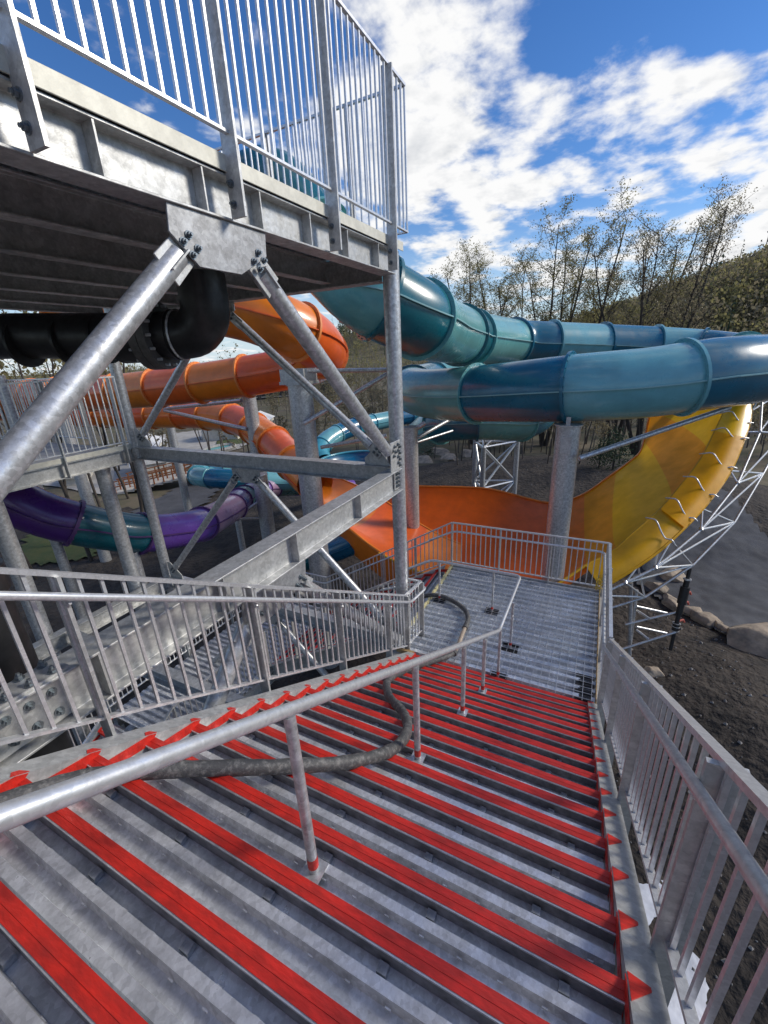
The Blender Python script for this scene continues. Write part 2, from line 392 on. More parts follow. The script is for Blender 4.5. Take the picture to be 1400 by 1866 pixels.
def build_flight(root, k0, k1, yi0, yi1, detail=True, clips=5):
    tm, nm, tpm, em, cm, lm = tread_meshes(yi0+.004, yi1-.004)
    sd = MB(); sd.plate([(-.385,0,.062),(-.035,0,-.022),(.016,0,.016),(-.03,0,.046),(-.36,0,.125)], .003)
    sdm = sd.mesh('side_tape'); sdm.materials.append(MATS['red_tape'])
    def arrow(s):
        a = MB(); f = lambda x: -(x+.05)*SL+.057+.0025
        w = -s*.072
        a.plate([(-.085,0,f(-.085)), (.028,0,f(.028)), (.006,w,f(.006)), (-.01,w,f(-.01))] if s > 0 else
                [(-.045,0,f(-.045)), (-.028,w*.5,f(-.028)), (.0,w*.5,f(.0)), (.024,0,f(.024))], .003)
        m_ = a.mesh('tape_tip'); m_.materials.append(MATS['red_tape']); return m_
    ar, al = arrow(1), arrow(-1)
    for k in range(k0, k1+1):
        p = Vector((-k*G+.05, 0, k*RI))
        t = obj('tread', tm, None, root, p)
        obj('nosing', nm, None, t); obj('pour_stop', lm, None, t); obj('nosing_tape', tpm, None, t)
        if detail and k < 20:
            obj('embossing', em, None, t)['kind'] = 'stuff'
            for i in range(clips):
                obj('clip', cm, None, t, Vector((0, yi0+.25+i*(yi1-yi0-.5)/(clips-1)+((k*37) % 11-5)*.018, 0)))
        obj('side_tape', sdm, None, t, Vector((0, yi0+.003, 0))); obj('side_tape', sdm, None, t, Vector((0, yi1-.003, 0)))
        if detail:
            obj('tape_tip', ar, None, t, Vector((0, yi0-.004, 0))); obj('tape_tip', al, None, t, Vector((0, yi1+.004, 0)))
    # stringers (channels, flange outwards)
    xb, xt = .04, -(k1+.6)*G
    for y, s in ((yi0, -1), (yi1, 1)):
        m_ = MB()
        def q(x, dz): return (x, y, -x*SL+dz)
        f0 = y+s*.118
        m_.add([(xb, y, -xb*SL-.012), (xt, y, -xt*SL), (xt, f0, -xt*SL), (xb, f0, -xb*SL-.012),
                (xb, y, -xb*SL-.36), (xt, y, -xt*SL-.36), (xt, f0, -xt*SL-.36), (xb, f0, -xb*SL-.36)], [])
        th = .014
        for (ya, yb, za, zb) in ((y, f0, .057-th, .057), (y, y+s*.010, -.36+th, .057-th), (y, f0, -.36, -.36+th)):
            m_.add([(xb,ya,-xb*SL+za),(xt,ya,-xt*SL+za),(xt,yb,-xt*SL+za),(xb,yb,-xb*SL+za),(xb,ya,-xb*SL+zb),(xt,ya,-xt*SL+zb),(xt,yb,-xt*SL+zb),(xb,yb,-xb*SL+zb)],
                   [(0,3,2,1),(4,5,6,7),(0,1,5,4),(1,2,6,5),(2,3,7,6),(3,0,4,7)])
        m_.v = m_.v[8:]; m_.f = [tuple(i-8 for i in f) for f in m_.f]
        obj('stringer', m_.mesh('stringer'), 'galv', root)
YI0, YI1 = .066, 2.668
st = thing('staircase', 'wide galvanized stair flight with red taped nosings leading down to landing', 'staircase')
build_flight(st, 0, 33, YI0, YI1)  # topmost steps lie unseen behind the camera, added to cut sky light
ul = thing('landing', 'unseen landing added at the head of the main stair flight to block sky light', 'landing', (-11.5, 1.4, 6.0))
b = MB(); b.box((-13.2, -.1, 5.9), (-10.0, 2.86, 6.0)); obj('deck_slab', b.mesh('deck_slab'), 'concrete', ul, -Vector(ul.location))  # unseen slab, added to hold back sky fill from behind

# ---------------------------------------------------------------- guards
def bar_mesh(w, h, d=None):
    b = MB(); d = d or w; b.box((-w/2, -d/2, 0), (w/2, d/2, h)); return b.mesh('baluster')
def guard(root, pts, zb, zt, spacing=.11, barw=.018, posts=(), post_z=-.12, post=(.02, .10), railw=.045, m='galv_rail', skip_end=False, hang=0.0):
    bm_ = bar_mesh(barw, zt-zb); bm_.materials.append(MATS[m])
    pb = MB(); pb.box((-post[0]/2, -post[1]/2, post_z), (post[0]/2, post[1]/2, zt-.01)); pm = pb.mesh('post'); pm.materials.append(MATS['galv'])
    loc0 = org(root)
    for i in range(len(pts)-1):
        a, b = Vector(pts[i]), Vector(pts[i+1]); L = (b-a).to_2d().length if hasattr(b-a, 'to_2d') else (b-a).length
        hd = math.atan2(b.y-a.y, b.x-a.x)
        m1 = MB(); m1.bar(a+Vector((0,0,zt)), b+Vector((0,0,zt)), railw, .026); part('top_rail', m1, m, root)
        m2 = MB(); m2.bar(a+Vector((0,0,zb)), b+Vector((0,0,zb)), railw*.9, .018); part('bottom_rail', m2, m, root)
        n = max(1, round(L/spacing))
        for j in range(n+(1 if i == len(pts)-2 else 0)):
            t = (j+.0)/n
            o = obj('baluster', bm_, None, root, a.lerp(b, t)+Vector((0,0,zb))-loc0); o.rotation_euler = (0,0,hd)
        for t in (posts[i] if i < len(posts) else ()):
            o = obj('post', pm, None, root, a.lerp(b, t)-loc0); o.rotation_euler = (0,0,hd)
def handrail(root, pts, r, brackets=(), m='galv_rail', side=(0, -1)):
    P = [Vector(p) for p in pts]; Q = [P[0]]
    for i in range(1, len(P)-1):              # rounded corners
        a, b, c = P[i-1], P[i], P[i+1]; u = (a-b).normalized(); w = (c-b).normalized(); d = min(.12, (a-b).length*.4, (c-b).length*.4)
        for t in (0, .25, .5, .75, 1): Q.append((b+u*d)*(1-t)**2+b*2*t*(1-t)+(b+w*d)*t*t)
    Q.append(P[-1])
    mb = MB(); mb.path(Q, r, 14); o = part('handrail', mb, m, root, True, 60)
    for (p, q) in brackets:
        p = Vector(p); q = Vector(q); b = MB(); b.path([q, q.lerp(p, .6)+Vector((0,0,-.02)), p+Vector((0,0,-r*.6))], .008, 8); b.bar(q+Vector((0,0,-.045)), q+Vector((0,0,.02)), .03, .01, (0,1,0))
        part('bracket', b, m, o, True, 40)
    return o
def nz(x): return max(0.0, -x*SL)
YL, YR = 2.835, -.092
g = thing('guard_rail', 'sloping guard rail with thin bars left of the main flight, wrapping the column', 'guard rail', (.1, YL, 0), 'stair and deck guards')
x0 = -6.2
sp = [(x-x0)/(.1-x0) for x in (-5.55, -4.31, -3.06, -1.81, -.58)]
guard(g, [(x0, YL, nz(x0)+.085), (.1, YL, 0), (.60, YL-.06, 0), (.60, 3.09, 0)], .10, 1.07, posts=(sp, (.0, 1.0), (1.0,)), post_z=-.35)
hb = [((x, YL-.075, nz(x)*1.02+.95), (x, YL-.012, nz(x)*1.02+.90)) for x in (-5.55, -4.31, -3.06, -1.81, -.58)]
handrail(g, [(x0, YL-.08, nz(x0)+1.03), (.12, YL-.08, .95), (.70, YL-.13, .92), (.70, 3.0, .92), (.70, 3.6, .66)], .022, hb)
g = thing('guard_rail', 'sloping guard rail with thin bars right of the main flight above bare soil', 'guard rail', (.1, YR, 0), 'stair and deck guards')
sp = [(x-x0)/(.1-x0) for x in (-5.2, -3.96, -2.72, -1.48, -.24)]
guard(g, [(x0, YR, nz(x0)), (.1, YR, 0)], .12, 1.08, posts=(sp,), post_z=-.35, post=(.022, .11))
hb = [((x, YR+.07, nz(x)+.95), (x, YR+.012, nz(x)+.90)) for x in (-5.2, -3.96, -2.72, -1.48, -.24)]
handrail(g, [(x0, YR+.072, nz(x0)+.965), (.1, YR+.072, .95), (3.20, YR+.072, .92), (3.20, 3.0, .92), (3.20, 3.6, .60)], .022, hb)
g = thing('guard_rail', 'level guard rail with thin bars round the outer corner of the mesh landing', 'guard rail', (3.32, -.1, 0), 'stair and deck guards')
guard(g, [(.16, YR, 0), (3.32, YR, 0), (3.32, 3.08, 0)], .10, 1.07, posts=((.0, .33, .66, 1.0), (.33, .66, 1.0)), post_z=-.2, post=(.022, .08))
# centre rail
YC = 1.335
g = thing('handrail', 'single pipe handrail on posts down the middle of the stairs, bending across the landing', 'handrail', (-4.33, YC, 0))
cz = .845
handrail(g, [(-6.3, YC, nz(-6.3)+cz), (.06, YC, cz), (1.76, YC-.02, .87), (1.78, 3.02, .87), (1.78, 3.75, .44)], .026, m='galv_rail')
for x in (-5.55, -4.33, -3.08, -1.83, -.88):
    k = math.ceil((-x+.045-.02)/G-1e-6); zf = k*RI
    zf = math.floor((-x+.06)/G)*RI-.035 if x < -4 else math.floor((-x+.06+.03)/G)*RI-.0
    b = MB(); b.tube((x, YC, zf), (x, YC, nz(x)+cz-.015), .024, 14); p_ = part('post', b, 'galv_pipe', g, True, 50)
    b = MB(); b.tube((x, YC, zf+.035), (x, YC, zf+.10), .0252, 14, cap=False); part('tape_band', b, 'red_tape', p_, True, 50)
    b = MB(); b.box((x-.05, YC-.05, zf), (x+.05, YC+.05, zf+.006)); part('base_plate', b, 'galv_pipe', p_)
for (x, y) in ((.09, 1.32), (.86, 1.28), (1.80, 1.80), (1.80, 2.86)):
    b = MB(); b.tube((x, y, -.05), (x, y, .86), .021, 12); p_ = part('post', b, 'galv_pipe', g, True, 50)
    b = MB(); b.tube((x, y, .035), (x, y, .085), .0225, 12, cap=False); part('tape_band', b, 'red_tape', p_, True, 50)
    b = MB()
    b.box((x-.10, y-.13, -.040), (x+.10, y+.13, -.028))
    for i_ in range(5):
        b.box((x-.10+i_*.044, y-.13, -.028), (x-.08+i_*.044, y+.13, -.016))
    part('rubber_pad', b, 'dark_pad', p_)

# ---------------------------------------------------------------- landing
ld = thing('landing', 'square steel landing of ribbed decking with a wire grid on top', 'landing', (1.65, 1.5, 0))
n = 19; pit = 3.24/n
def rib_sheet(x0, n, pit, y0, y1, zt, zb):
    prof = []
    for i in range(n):
        b = x0+i*pit
        prof += [(b, zb), (b+pit*.42, zb), (b+pit*.50, zt), (b+pit*.92, zt)]
    prof.append((x0+n*pit, zb)); m_ = MB(); return sheet(m_, prof, y0, y1)
for i in range(n):
    part('deck_rib', rib_sheet(.06+i*pit, 1, pit, -.03, 3.04, -.024, -.115), 'zinc_sheet', ld)
b = MB(); b.box((.05, -.045, -.10), (3.31, -.036, .012)); part('edge_form', b, 'timber_form', ld)
b = MB(); b.box((3.305, -.03, -.30), (3.315, 3.06, .02)); part('edge_beam', b, 'galv', ld)
b = MB(); b.ibeam((.03, -.04, -.26), (3.3, -.04, -.26), .30, .14); part('edge_beam', b, 'galv', ld)
b = MB(); b.ibeam((.03, 3.02, -.27), (3.3, 3.02, -.27), .30, .14); part('edge_beam', b, 'galv', ld)
for x in (1.1, 2.2):
    b = MB(); b.ibeam((x, .04, -.23), (x, 2.94, -.23), .26, .13); part('joist', b, 'galv', ld)
b = MB()
for i in range(24):
    b.box((.08+i*.137, 3.045+random.uniform(-.01,.01), -.05), (.08+i*.137+.15, 3.085+random.uniform(-.02,.02), .015+random.uniform(-.01,.014)))
part('foam_strip', b, 'foam_yellow', ld)
b = MB(); b.box((.01, 2.70, -.06), (.06, 3.0, .05)); part('edge_form', b, 'timber_form', ld)
mb = MB(); y = .02
while y < 3.0:
    mb.box((.08, y-.0032, -.014), (3.26, y+.0032, -.008)); y += .118
x = .12
while x < 3.26:
    mb.box((x-.0032, .0, -.008), (x+.0032, 3.0, -.002)); x += .118
single('wire_mesh', mb, 'galv_rail', 'thin steel wire grid lying over the ribbed landing deck', 'wire mesh', (1.65, 1.5, -.01))
mb = MB()
for i in range(9): mb.box((.10+i*.062, .02, -.03), (.145+i*.062, .20-.02*(i % 3), -.016))
mb.box((.07, .0, -.034), (.72, .24, -.030))
single('rubber_mat', mb, 'dark_pad', 'black studded rubber mat piece in the near right landing corner', 'mat', (.3, .1, -.034))

# ---------------------------------------------------------------- lower flights
f2 = thing('staircase', 'second stair flight with red nosings dropping left from the landing edge', 'staircase', (.74, 3.10+12*G, -12*RI)); LOCAL.add(f2.name)
f2.rotation_euler = (0, 0, math.pi/2)
# local x = world +y, local y = world -x
f2.location = (3.27, 3.10+12*G, -12*RI)
build_flight(f2, 0, 11, .066, 2.50, detail=False)
g = thing('guard_rail', 'dark barred guard along the outer side of the second flight', 'guard rail', (3.31, 6.72, -2.2), 'stair and deck guards')
guard(g, [(3.31, 3.1, 0), (3.31, 6.72, -2.16), (3.31, 9.0, -2.16)], .12, 1.07, posts=((.25, .5, .75, 1.0), (.5, 1.0)), post_z=-.25, post=(.022, .08))
handrail(g, [(3.22, 3.3, .75), (3.22, 6.72, -1.24), (3.22, 8.9, -1.24)], .022)
g = thing('guard_rail', 'barred guard along the column side of the second flight', 'guard rail', (.69, 6.72, -2.2), 'stair and deck guards')
guard(g, [(.69, 3.12, 0), (.69, 6.72, -2.16)], .12, 1.06, posts=((.25, .5, .75, 1.0),), post_z=-.25, post=(.022, .08))
l2 = thing('landing', 'lower ribbed steel landing seen under the tower through the left guard', 'landing', (1.5, 8.6, -2.16))
for i in range(34):
    part('deck_rib', rib_sheet(-1.74+i*.15, 1, .15, 6.74, 8.95, -2.19, -2.245), 'zinc_deck', l2)
for y in (6.74, 8.95):
    b = MB(); b.ibeam((-1.7, y, -2.41), (3.3, y, -2.41), .3, .14); part('edge_beam', b, 'galv', l2)
f3 = thing('staircase', 'third stair flight with red nosings far below the left guard', 'staircase', (-1.75-14*G, 8.95, -2.16-14*RI)); LOCAL.add(f3.name)
f3.rotation_euler = (0, 0, math.pi); f3.location = (-1.75-14*G, 8.99, -2.16-14*RI)
build_flight(f3, 0, 13, .066, 2.2, detail=False)
g = thing('guard_rail', 'barred guard on the far side of the lowest flight', 'guard rail', (-1.75, 9.0, -2.5), 'stair and deck guards')
guard(g, [(3.3, 9.0, -2.16), (-1.75, 9.0, -2.16), (-5.9, 9.0, -4.66)], .12, 1.06, posts=((.3, .6, 1.0), (.3, .6, 1.0)), post_z=-.25, post=(.022, .08))
g = thing('guard_rail', 'barred guard on the near side of the lowest flight', 'guard rail', (-1.75, 6.72, -2.2), 'stair and deck guards')
guard(g, [(.6, 6.70, -2.16), (-1.75, 6.70, -2.16), (-5.9, 6.70, -4.66)], .12, 1.06, posts=((.5, 1.0), (.3, .6, 1.0)), post_z=-.25, post=(.022, .08))

# ---------------------------------------------------------------- steel tower
GZ = -5.5
CX, CY1, CY2, CXW = .38, 3.03, 9.2, -5.72
tw = thing('steel_tower', 'galvanized steel tower frame carrying the upper deck, braced with pipe chevrons', 'tower', (CX, CY1, GZ))
for (x, y, r) in ((CX, CY1, .108), (CX, CY2, .108), (CXW, CY1, .108), (CXW, CY2, .108)):
    b = MB(); b.tube((x, y, GZ-.3), (x, y, 5.93 if y == CY1 else 5.6), r, 28); c_ = part('column', b, 'galv_pipe', tw, True, 40)
    b = MB(); b.box((x-.22, y-.22, GZ-.1), (x+.22, y+.22, GZ+.03)); part('base_plate', b, 'galv_pipe', c_)
# deck edge beam, joists, slab
DZ0, DZ1 = 5.65, 5.93
def ibm(name, p, q, h, bw, par=tw): 
    b = MB(); b.ibeam(p, q, h, bw); return part(name, b, 'galv', par, bevel=.003)
eb = ibm('deck_beam', (-8.2, 3.0, (DZ0+DZ1)/2), (.24, 3.0, (DZ0+DZ1)/2), DZ1-DZ0, .20)
for x in (-4.9, -4.2, -3.45, -2.75, -2.2, -1.55, -.9, -.2):
    b = MB(); b.box((x-.006, 2.905, DZ0+.017), (x+.006, 2.99, DZ1-.017)); part('stiffener', b, 'galv', eb)
b = MB(); b.box((-8.2, 2.880, DZ1+.003), (.46, 2.890, 6.035)); b.box((-8.2, 2.890, 6.025), (.46, 2.98, 6.035)); part('slab_edge_plate', b, 'slab_edge', tw, bevel=.003)
ibm('end_beam', (CX, 3.16, 5.76), (CX, 9.1, 5.76), .32, .2)
for y in (3.95, 4.95, 5.95, 6.95, 7.95, 8.95):
    ibm('joist', (-8.2, y, 5.775), (CX-.12, y, 5.775), .26, .14)
b = MB()
rb = []
x = -8.2
while x < .38:
    rb += [(x, 5.945), (x+.06, 5.945), (x+.08, 5.985), (x+.14, 5.985)]; x += .16
sheet(b, rb, 2.985, 9.3); part('deck_pan', b, 'zinc_dull', tw)
b = MB(); b.box((-8.2, 2.985, 5.992), (.44, 9.3, 6.024)); part('deck_slab', b, 'concrete', tw)
# level beams
LB0, LB1 = 2.79, 3.13
lb = ibm('face_beam', (CXW, 3.0, (LB0+LB1)/2), (CX-.115, 3.0, (LB0+LB1)/2), LB1-LB0, .20)
for x in (-4.2, -3.22, -2.28, -1.0):
    b = MB(); b.box((x-.006, 2.905, LB0+.017), (x+.006, 2.99, LB1-.017)); part('stiffener', b, 'galv', lb)
ibm('cross_beam', (CX, 3.15, 2.99), (CX, 9.08, 2.99), .26, .2)
ibm('cross_beam', (CXW, 3.15, 2.99), (CXW, 9.08, 2.99), .26, .2)
ibm('cross_beam', (CX, 3.15, -.12), (CX, 9.08, -.12), .26, .2)
ibm('face_beam', (CXW, 3.0, -.16), (CX-.115, 3.0, -.16), .3, .2)
ibm('cross_beam', (CX, 3.15, -3.2), (CX, 9.08, -3.2), .26, .2)
ibm('face_beam', (CXW, 3.0, -3.24), (CX-.115, 3.0, -3.24), .3, .2)
ibm('back_beam', (CXW, 9.2, -.16), (CX-.115, 9.2, -.16), .3, .2)
ibm('back_beam', (CXW, 9.2, -3.2), (CX-.115, 9.2, -3.2), .3, .2)
ibm('floor_beam', (-1.9, 3.12, -.16), (-1.9, 9.1, -.16), .26, .18)
ibm('floor_beam', (-3.9, 3.12, -.16), (-3.9, 9.1, -.16), .26, .18)
def bolts_at(par, pts, rz=0):
    for p in pts:
        o = obj('bolt', BOLT, None, par, Vector(p)-org(par))
        if rz: o.rotation_euler = (0, 0, rz)
def chevron_x(zt, zb, y=3.0, apx=-2.62, front=2.93, hw=.45, r=.078):
    """inverted V of pipes in the face frame (plane y), apex gusset under the beam whose underside is zt"""
    gp = MB(); gp.plate([(apx-hw, front, zt+.0), (apx-hw-.02, front, zt-.16), (apx-.27, front, zt-.33), (apx+.12, front, zt-.33), (apx+hw-.02, front, zt-.17), (apx+hw, front, zt+.0)], .016)
    gp.v = [(a, b_, min(c, zt-.001)) for a, b_, c in gp.v]
    gu = part('gusset', gp, 'zinc_plate', tw, bevel=.003)
    for s, xe in ((-1, CXW+.45), (1, CX-.42)):
        a = Vector((apx+s*(hw-.10), y-.012, zt-.235)); e = Vector((xe, y-.012, zb+.30))
        d = (e-a).normalized()
        pb = MB(); pb.tube(a+d*.06, e, r, 24); pp = part('brace', pb, 'galv_pipe', tw, True, 40)
        # slotted end plate, cross shaped
        nrm = Vector((-d.z, 0, d.x)); q0 = a-d*.10; q1 = a+d*.22
        b = MB(); b.plate([q0+nrm*.10, q1+nrm*.11, q1-nrm*.11, q0-nrm*.10], .016); b.v = [(x_, y_-.028, z_) for x_, y_, z_ in b.v]
        part('end_plate', b, 'galv', pp, bevel=.003)
        nn = Vector((0, 1, 0)); b = MB(); b.plate([a+d*.02+nn*.10, q1+nn*.10, q1-nn*.10, a+d*.02-nn*.10], .012); part('end_plate', b, 'galv', pp)
        bp = [a-d*u+nrm*w for u in (.07, .0) for w in (-.045, .045)]
        bolts_at(gu, [(p.x, front-.010, p.z) for p in bp])
        b = MB(); b.plate([e+d*.35+nrm*.10, e-d*.16+nrm*.10, e-d*.16-nrm*.10, e+d*.35-nrm*.10], .014); part('end_plate', b, 'galv', pp)
chevron_x(DZ0, LB1); chevron_x(LB0, -.01); chevron_x(-.31, -3.09)
def chevron_y(zt, zb, x=CX, apy=6.12, r=.066, hw=.34):
    gp = MB(); gp.plate([(x-.02, apy-hw, zt), (x-.02, apy-hw, zt-.12), (x-.02, apy-.16, zt-.28), (x-.02, apy+.16, zt-.28), (x-.02, apy+hw, zt-.12), (x-.02, apy+hw, zt)], .014)
    gp.v = [(a, b_, min(c, zt-.001)) for a, b_, c in gp.v]
    gu = part('gusset', gp, 'galv', tw)
    for s, ye in ((-1, CY1+.33), (1, CY2-.33)):
        a = Vector((x-.02, apy+s*(hw-.08), zt-.2)); e = Vector((x-.02, ye, zb+.22)); d = (e-a).normalized(); nrm = Vector((0, -d.z, d.y))
        pb = MB(); pb.tube(a+d*.12, e-d*.12, r, 20); pp = part('brace', pb, 'galv_pipe', tw, True, 40)
        for c_, t_ in ((a, 1), (e, -1)):
            q0 = c_-d*(.10*t_); q1 = c_+d*(.24*t_); b = MB(); b.plate([q0+nrm*.075, q1+nrm*.075, q1-nrm*.075, q0-nrm*.075], .014); b.v = [(v[0]-.022, v[1], v[2]) for v in b.v]
            part('end_plate', b, 'galv', pp)
            bolts_at(gu, [tuple((c_-d*(u*t_)+nrm*w)+Vector((-.03, 0, 0))) for u in (.05, -.02) for w in (-.035, .035)], -math.pi/2)
        gq = MB(); s1 = -s; b0 = Vector((x-.02, ye+s*.2, zb))
        gq.plate([b0, b0+Vector((0, s1*.42, 0)), b0+Vector((0, s1*.42, .10)), b0+Vector((0, s1*.1, .38)), b0+Vector((0, 0, .38))], .014); gq.v = [(v[0]+.004, v[1], max(v[2], zb+.001)) for v in gq.v]
        part('gusset', gq, 'galv', tw)
chevron_y(5.60, 3.12); chevron_y(2.86, .01); chevron_y(-.25, -3.07)
# column-side connection plates with bolt rows
b = MB(); b.box((CX-.42, 2.935, LB1+.001), (CX-.10, 2.950, LB1+.42)); gq = part('column_gusset', b, 'galv', tw, bevel=.004)
bolts_at(gq, [(CX-.14-(i % 2)*.05, 2.935, LB1+.05+i*.045) for i in range(8)]+[(CX-.33, 2.935, LB1+.22), (CX-.27, 2.935, LB1+.27), (CX-.36, 2.935, LB1+.3), (CX-.3, 2.935, LB1+.35)])
b = MB(); b.box((CX-.26, 2.965, LB0+.03), (CX-.105, 2.982, LB1-.03)); gq = part('shear_plate', b, 'galv', tw)
bolts_at(gq, [(CX-.15-.055*(i % 2), 2.965, LB0+.08+.06*(i//2)) for i in range(8)])
# left splice of the face beam
b = MB(); b.box((-5.0, 2.975, LB0+.03), (-4.38, 2.990, LB1-.03)); gq = part('splice_plate', b, 'galv', tw)
bolts_at(gq, [(-4.45-.11*i, 2.975, LB0+.09+.14*j) for i in range(4) for j in range(2)])
b = MB(); b.box((-5.0, 2.92, LB1+.001), (-4.35, 3.08, LB1+.016)); gq = part('splice_plate', b, 'galv', tw)
for i in range(5):
    for y in (2.945, 3.055):
        o = obj('bolt', BOLT, None, gq, Vector((-4.42-.11*i, y, LB1+.016))-org(gq)); o.rotation_euler = (-math.pi/2, 0, 0)
# upper guard
g = thing('guard_rail', 'tall barred guard standing along the upper deck edge against the sky', 'guard rail', (.02, 2.83, 5.65), 'stair and deck guards')
x0 = -7.5; x1 = .48
px = [-6.33, -5.07, -3.80, -2.54, -1.27, .02]
guard(g, [(x0, 2.83, 6.03), (x1, 2.83, 6.03), (x1, 9.2, 6.03)], .11, 1.55, spacing=.1065, barw=.019, posts=([(x-x0)/(x1-x0) for x in px], (.12, .32, .52, .72, .92)), post_z=-.37, post=(.022, .125), railw=.04)
for x in px:
    for z in (5.74, 5.86):
        o = obj('bolt', BOLT, None, g, Vector((x-.011, 2.855, z))-org(g)); o.rotation_euler = (0, 0, -math.pi/2)
# far-end ladder like guard behind
g = thing('guard_rail', 'short guard section with close bars at the far end of the upper deck', 'guard rail', (.5, 9.2, 6.03), 'stair and deck guards')
guard(g, [(.46, 9.25, 6.03), (-5, 9.25, 6.03)], .12, 1.1, posts=((.0, .25, .5, .75),), post_z=-.1, post=(.022, .08))

# ---------------------------------------------------------------- side landing at the far left
sl_ = thing('landing', 'raised side landing with grey floor left of the tower, behind the pipe brace', 'landing', (-2.5, 10.6, 3.12))
b = MB(); b.box((-6.3, 9.34, 3.02), (.2, 13.4, 3.10)); part('floor_slab', b, 'concrete', sl_)
b = MB(); b.ibeam((-6.3, 9.2, 2.96), (CX-.115, 9.2, 2.96), .28, .16); part('edge_beam', b, 'galv', sl_)
b = MB(); b.box((-6.3, 9.105, 3.105), (CX-.13, 9.115, 3.20)); part('slab_edge_plate', b, 'slab_edge', sl_)
for x in (-4.4, -2.15, -.25):
    b = MB(); b.tube((x, 9.5, GZ-.3), (x, 9.5, 2.82), .14, 20); part('column', b, 'galv_pipe', sl_, True, 40)
for (x, y) in ((-1.9, 13.2), (-4.6, 13.2), (.1, 13.2)):
    b = MB(); b.tube((x, y, GZ-.3), (x, y, 4.65), .12, 20); part('column', b, 'galv_pipe', sl_, True, 40)
g = thing('guard_rail', 'barred guard on the near edge of the raised side landing', 'guard rail', (CX-.2, 9.1, 3.12), 'stair and deck guards')
guard(g, [(-6.3, 9.09, 3.12), (CX-.15, 9.09, 3.12)], .14, 1.42, posts=((.2, .4, .6, .8, .98),), post_z=-.3, post=(.022, .1))
g = thing('guard_rail', 'barred guard on the far edge of the raised side landing', 'guard rail', (.2, 13.3, 3.12), 'stair and deck guards')
guard(g, [(-6.3, 13.35, 3.12), (.2, 13.35, 3.12), (.2, 10.4, 3.12)], .14, 1.42, posts=((.2, .4, .6, .8, .98), (.5, 1.0)), post_z=-.3, post=(.022, .1))
# ---------------------------------------------------------------- pipes, hose, tarp, rope
pp = thing('water_pipe', 'fat black plastic water pipe with bolted flange slung under the upper deck', 'pipe', (-1.97, 4.71, 5.00))
A, B, Cc, Dd = Vector((-2.94, 7.62, 5.10)), Vector((-2.48, 6.36, 5.09)), Vector((-1.97, 4.71, 5.00)), Vector((-1.74, 4.23, 5.09))
ax = (Dd-B).normalized()
r_ = .235
b = MB(); b.path([A, B, Cc-ax*.12], r_, 28); part('pipe_run', b, 'black_plastic', pp, True, 50)
b = MB(); b.tube(Cc-ax*.42, Cc-ax*.12, r_+.02, 28); part('pipe_collar', b, 'black_plastic', pp, True, 40)
b = MB(); b.tube(Cc+ax*.085, Cc+ax*.25, r_+.0, 28); part('pipe_run', b, 'black_plastic', pp, True, 40)
for o1, o2 in ((-.10, -.008), (.0, .085)):
    b = MB(); b.tube(Cc+ax*o1, Cc+ax*o2, r_+.10, 32); fl = part('flange_ring', b, 'flange_grey', pp, True, 40)
u1 = ax.cross(Vector((0,0,1))).normalized(); u2 = u1.cross(ax)
for i in range(14):
    t = 2*math.pi*i/14; c_ = Cc+(u1*math.cos(t)+u2*math.sin(t))*(r_+.06)
    b = MB(); b.tube(c_-ax*.15, c_+ax*.13, .016, 6); part('flange_bolt', b, 'galv_rail', fl)
E0 = Cc+ax*.24
el = [E0, E0+ax*.10]
cen = E0+ax*.10+Vector((0,0,.27))
for i in range(1, 9):
    t = math.pi/2*i/8; el.append(cen+ax*(.27*math.sin(t))-Vector((0,0,.27*math.cos(t))))
el.append(Vector((el[-1].x, el[-1].y, 5.55)))
b = MB(); b.path(el, r_+.004, 28); part('pipe_elbow', b, 'black_plastic', pp, True, 50)
for o1 in (-1.6, -1.05, -.62, .205):
    b = MB(); b.tube(Cc+ax*o1, Cc+ax*(o1+.035), r_+.012 if o1 < .2 else r_+.016, 28); part('weld_bead', b, 'black_plastic', pp, True, 40)
b = MB(); b.path([Vector((-1.63, 4.55, 5.60)), Vector((-1.83, 4.36, 5.05))], .008, 6); part('hanger_rod', b, 'galv_pipe', pp)
b = MB(); cc_ = Cc+ax*.28
b.path([cc_+(u1*math.cos(t)+u2*math.sin(t))*(r_+.008) for t in [2*math.pi*i/24 for i in range(25)]], .012, 6); part('hanger_clamp', b, 'galv_pipe', pp)
rp = thing('riser_pipe', 'thick black vertical pipe behind the left guard near the tower face', 'pipe', (-4.42, 3.72, GZ))
b = MB(); b.tube((-4.42, 3.72, GZ-.2), (-4.42, 3.72, 5.6), .20, 28); part('pipe_run', b, 'black_plastic', rp, True, 40)
for z in (3.45, .6):
    b = MB(); b.tube((-4.42, 3.72, z), (-4.42, 3.72, z+.16), .222, 28); part('pipe_collar', b, 'black_plastic', rp, True, 40)

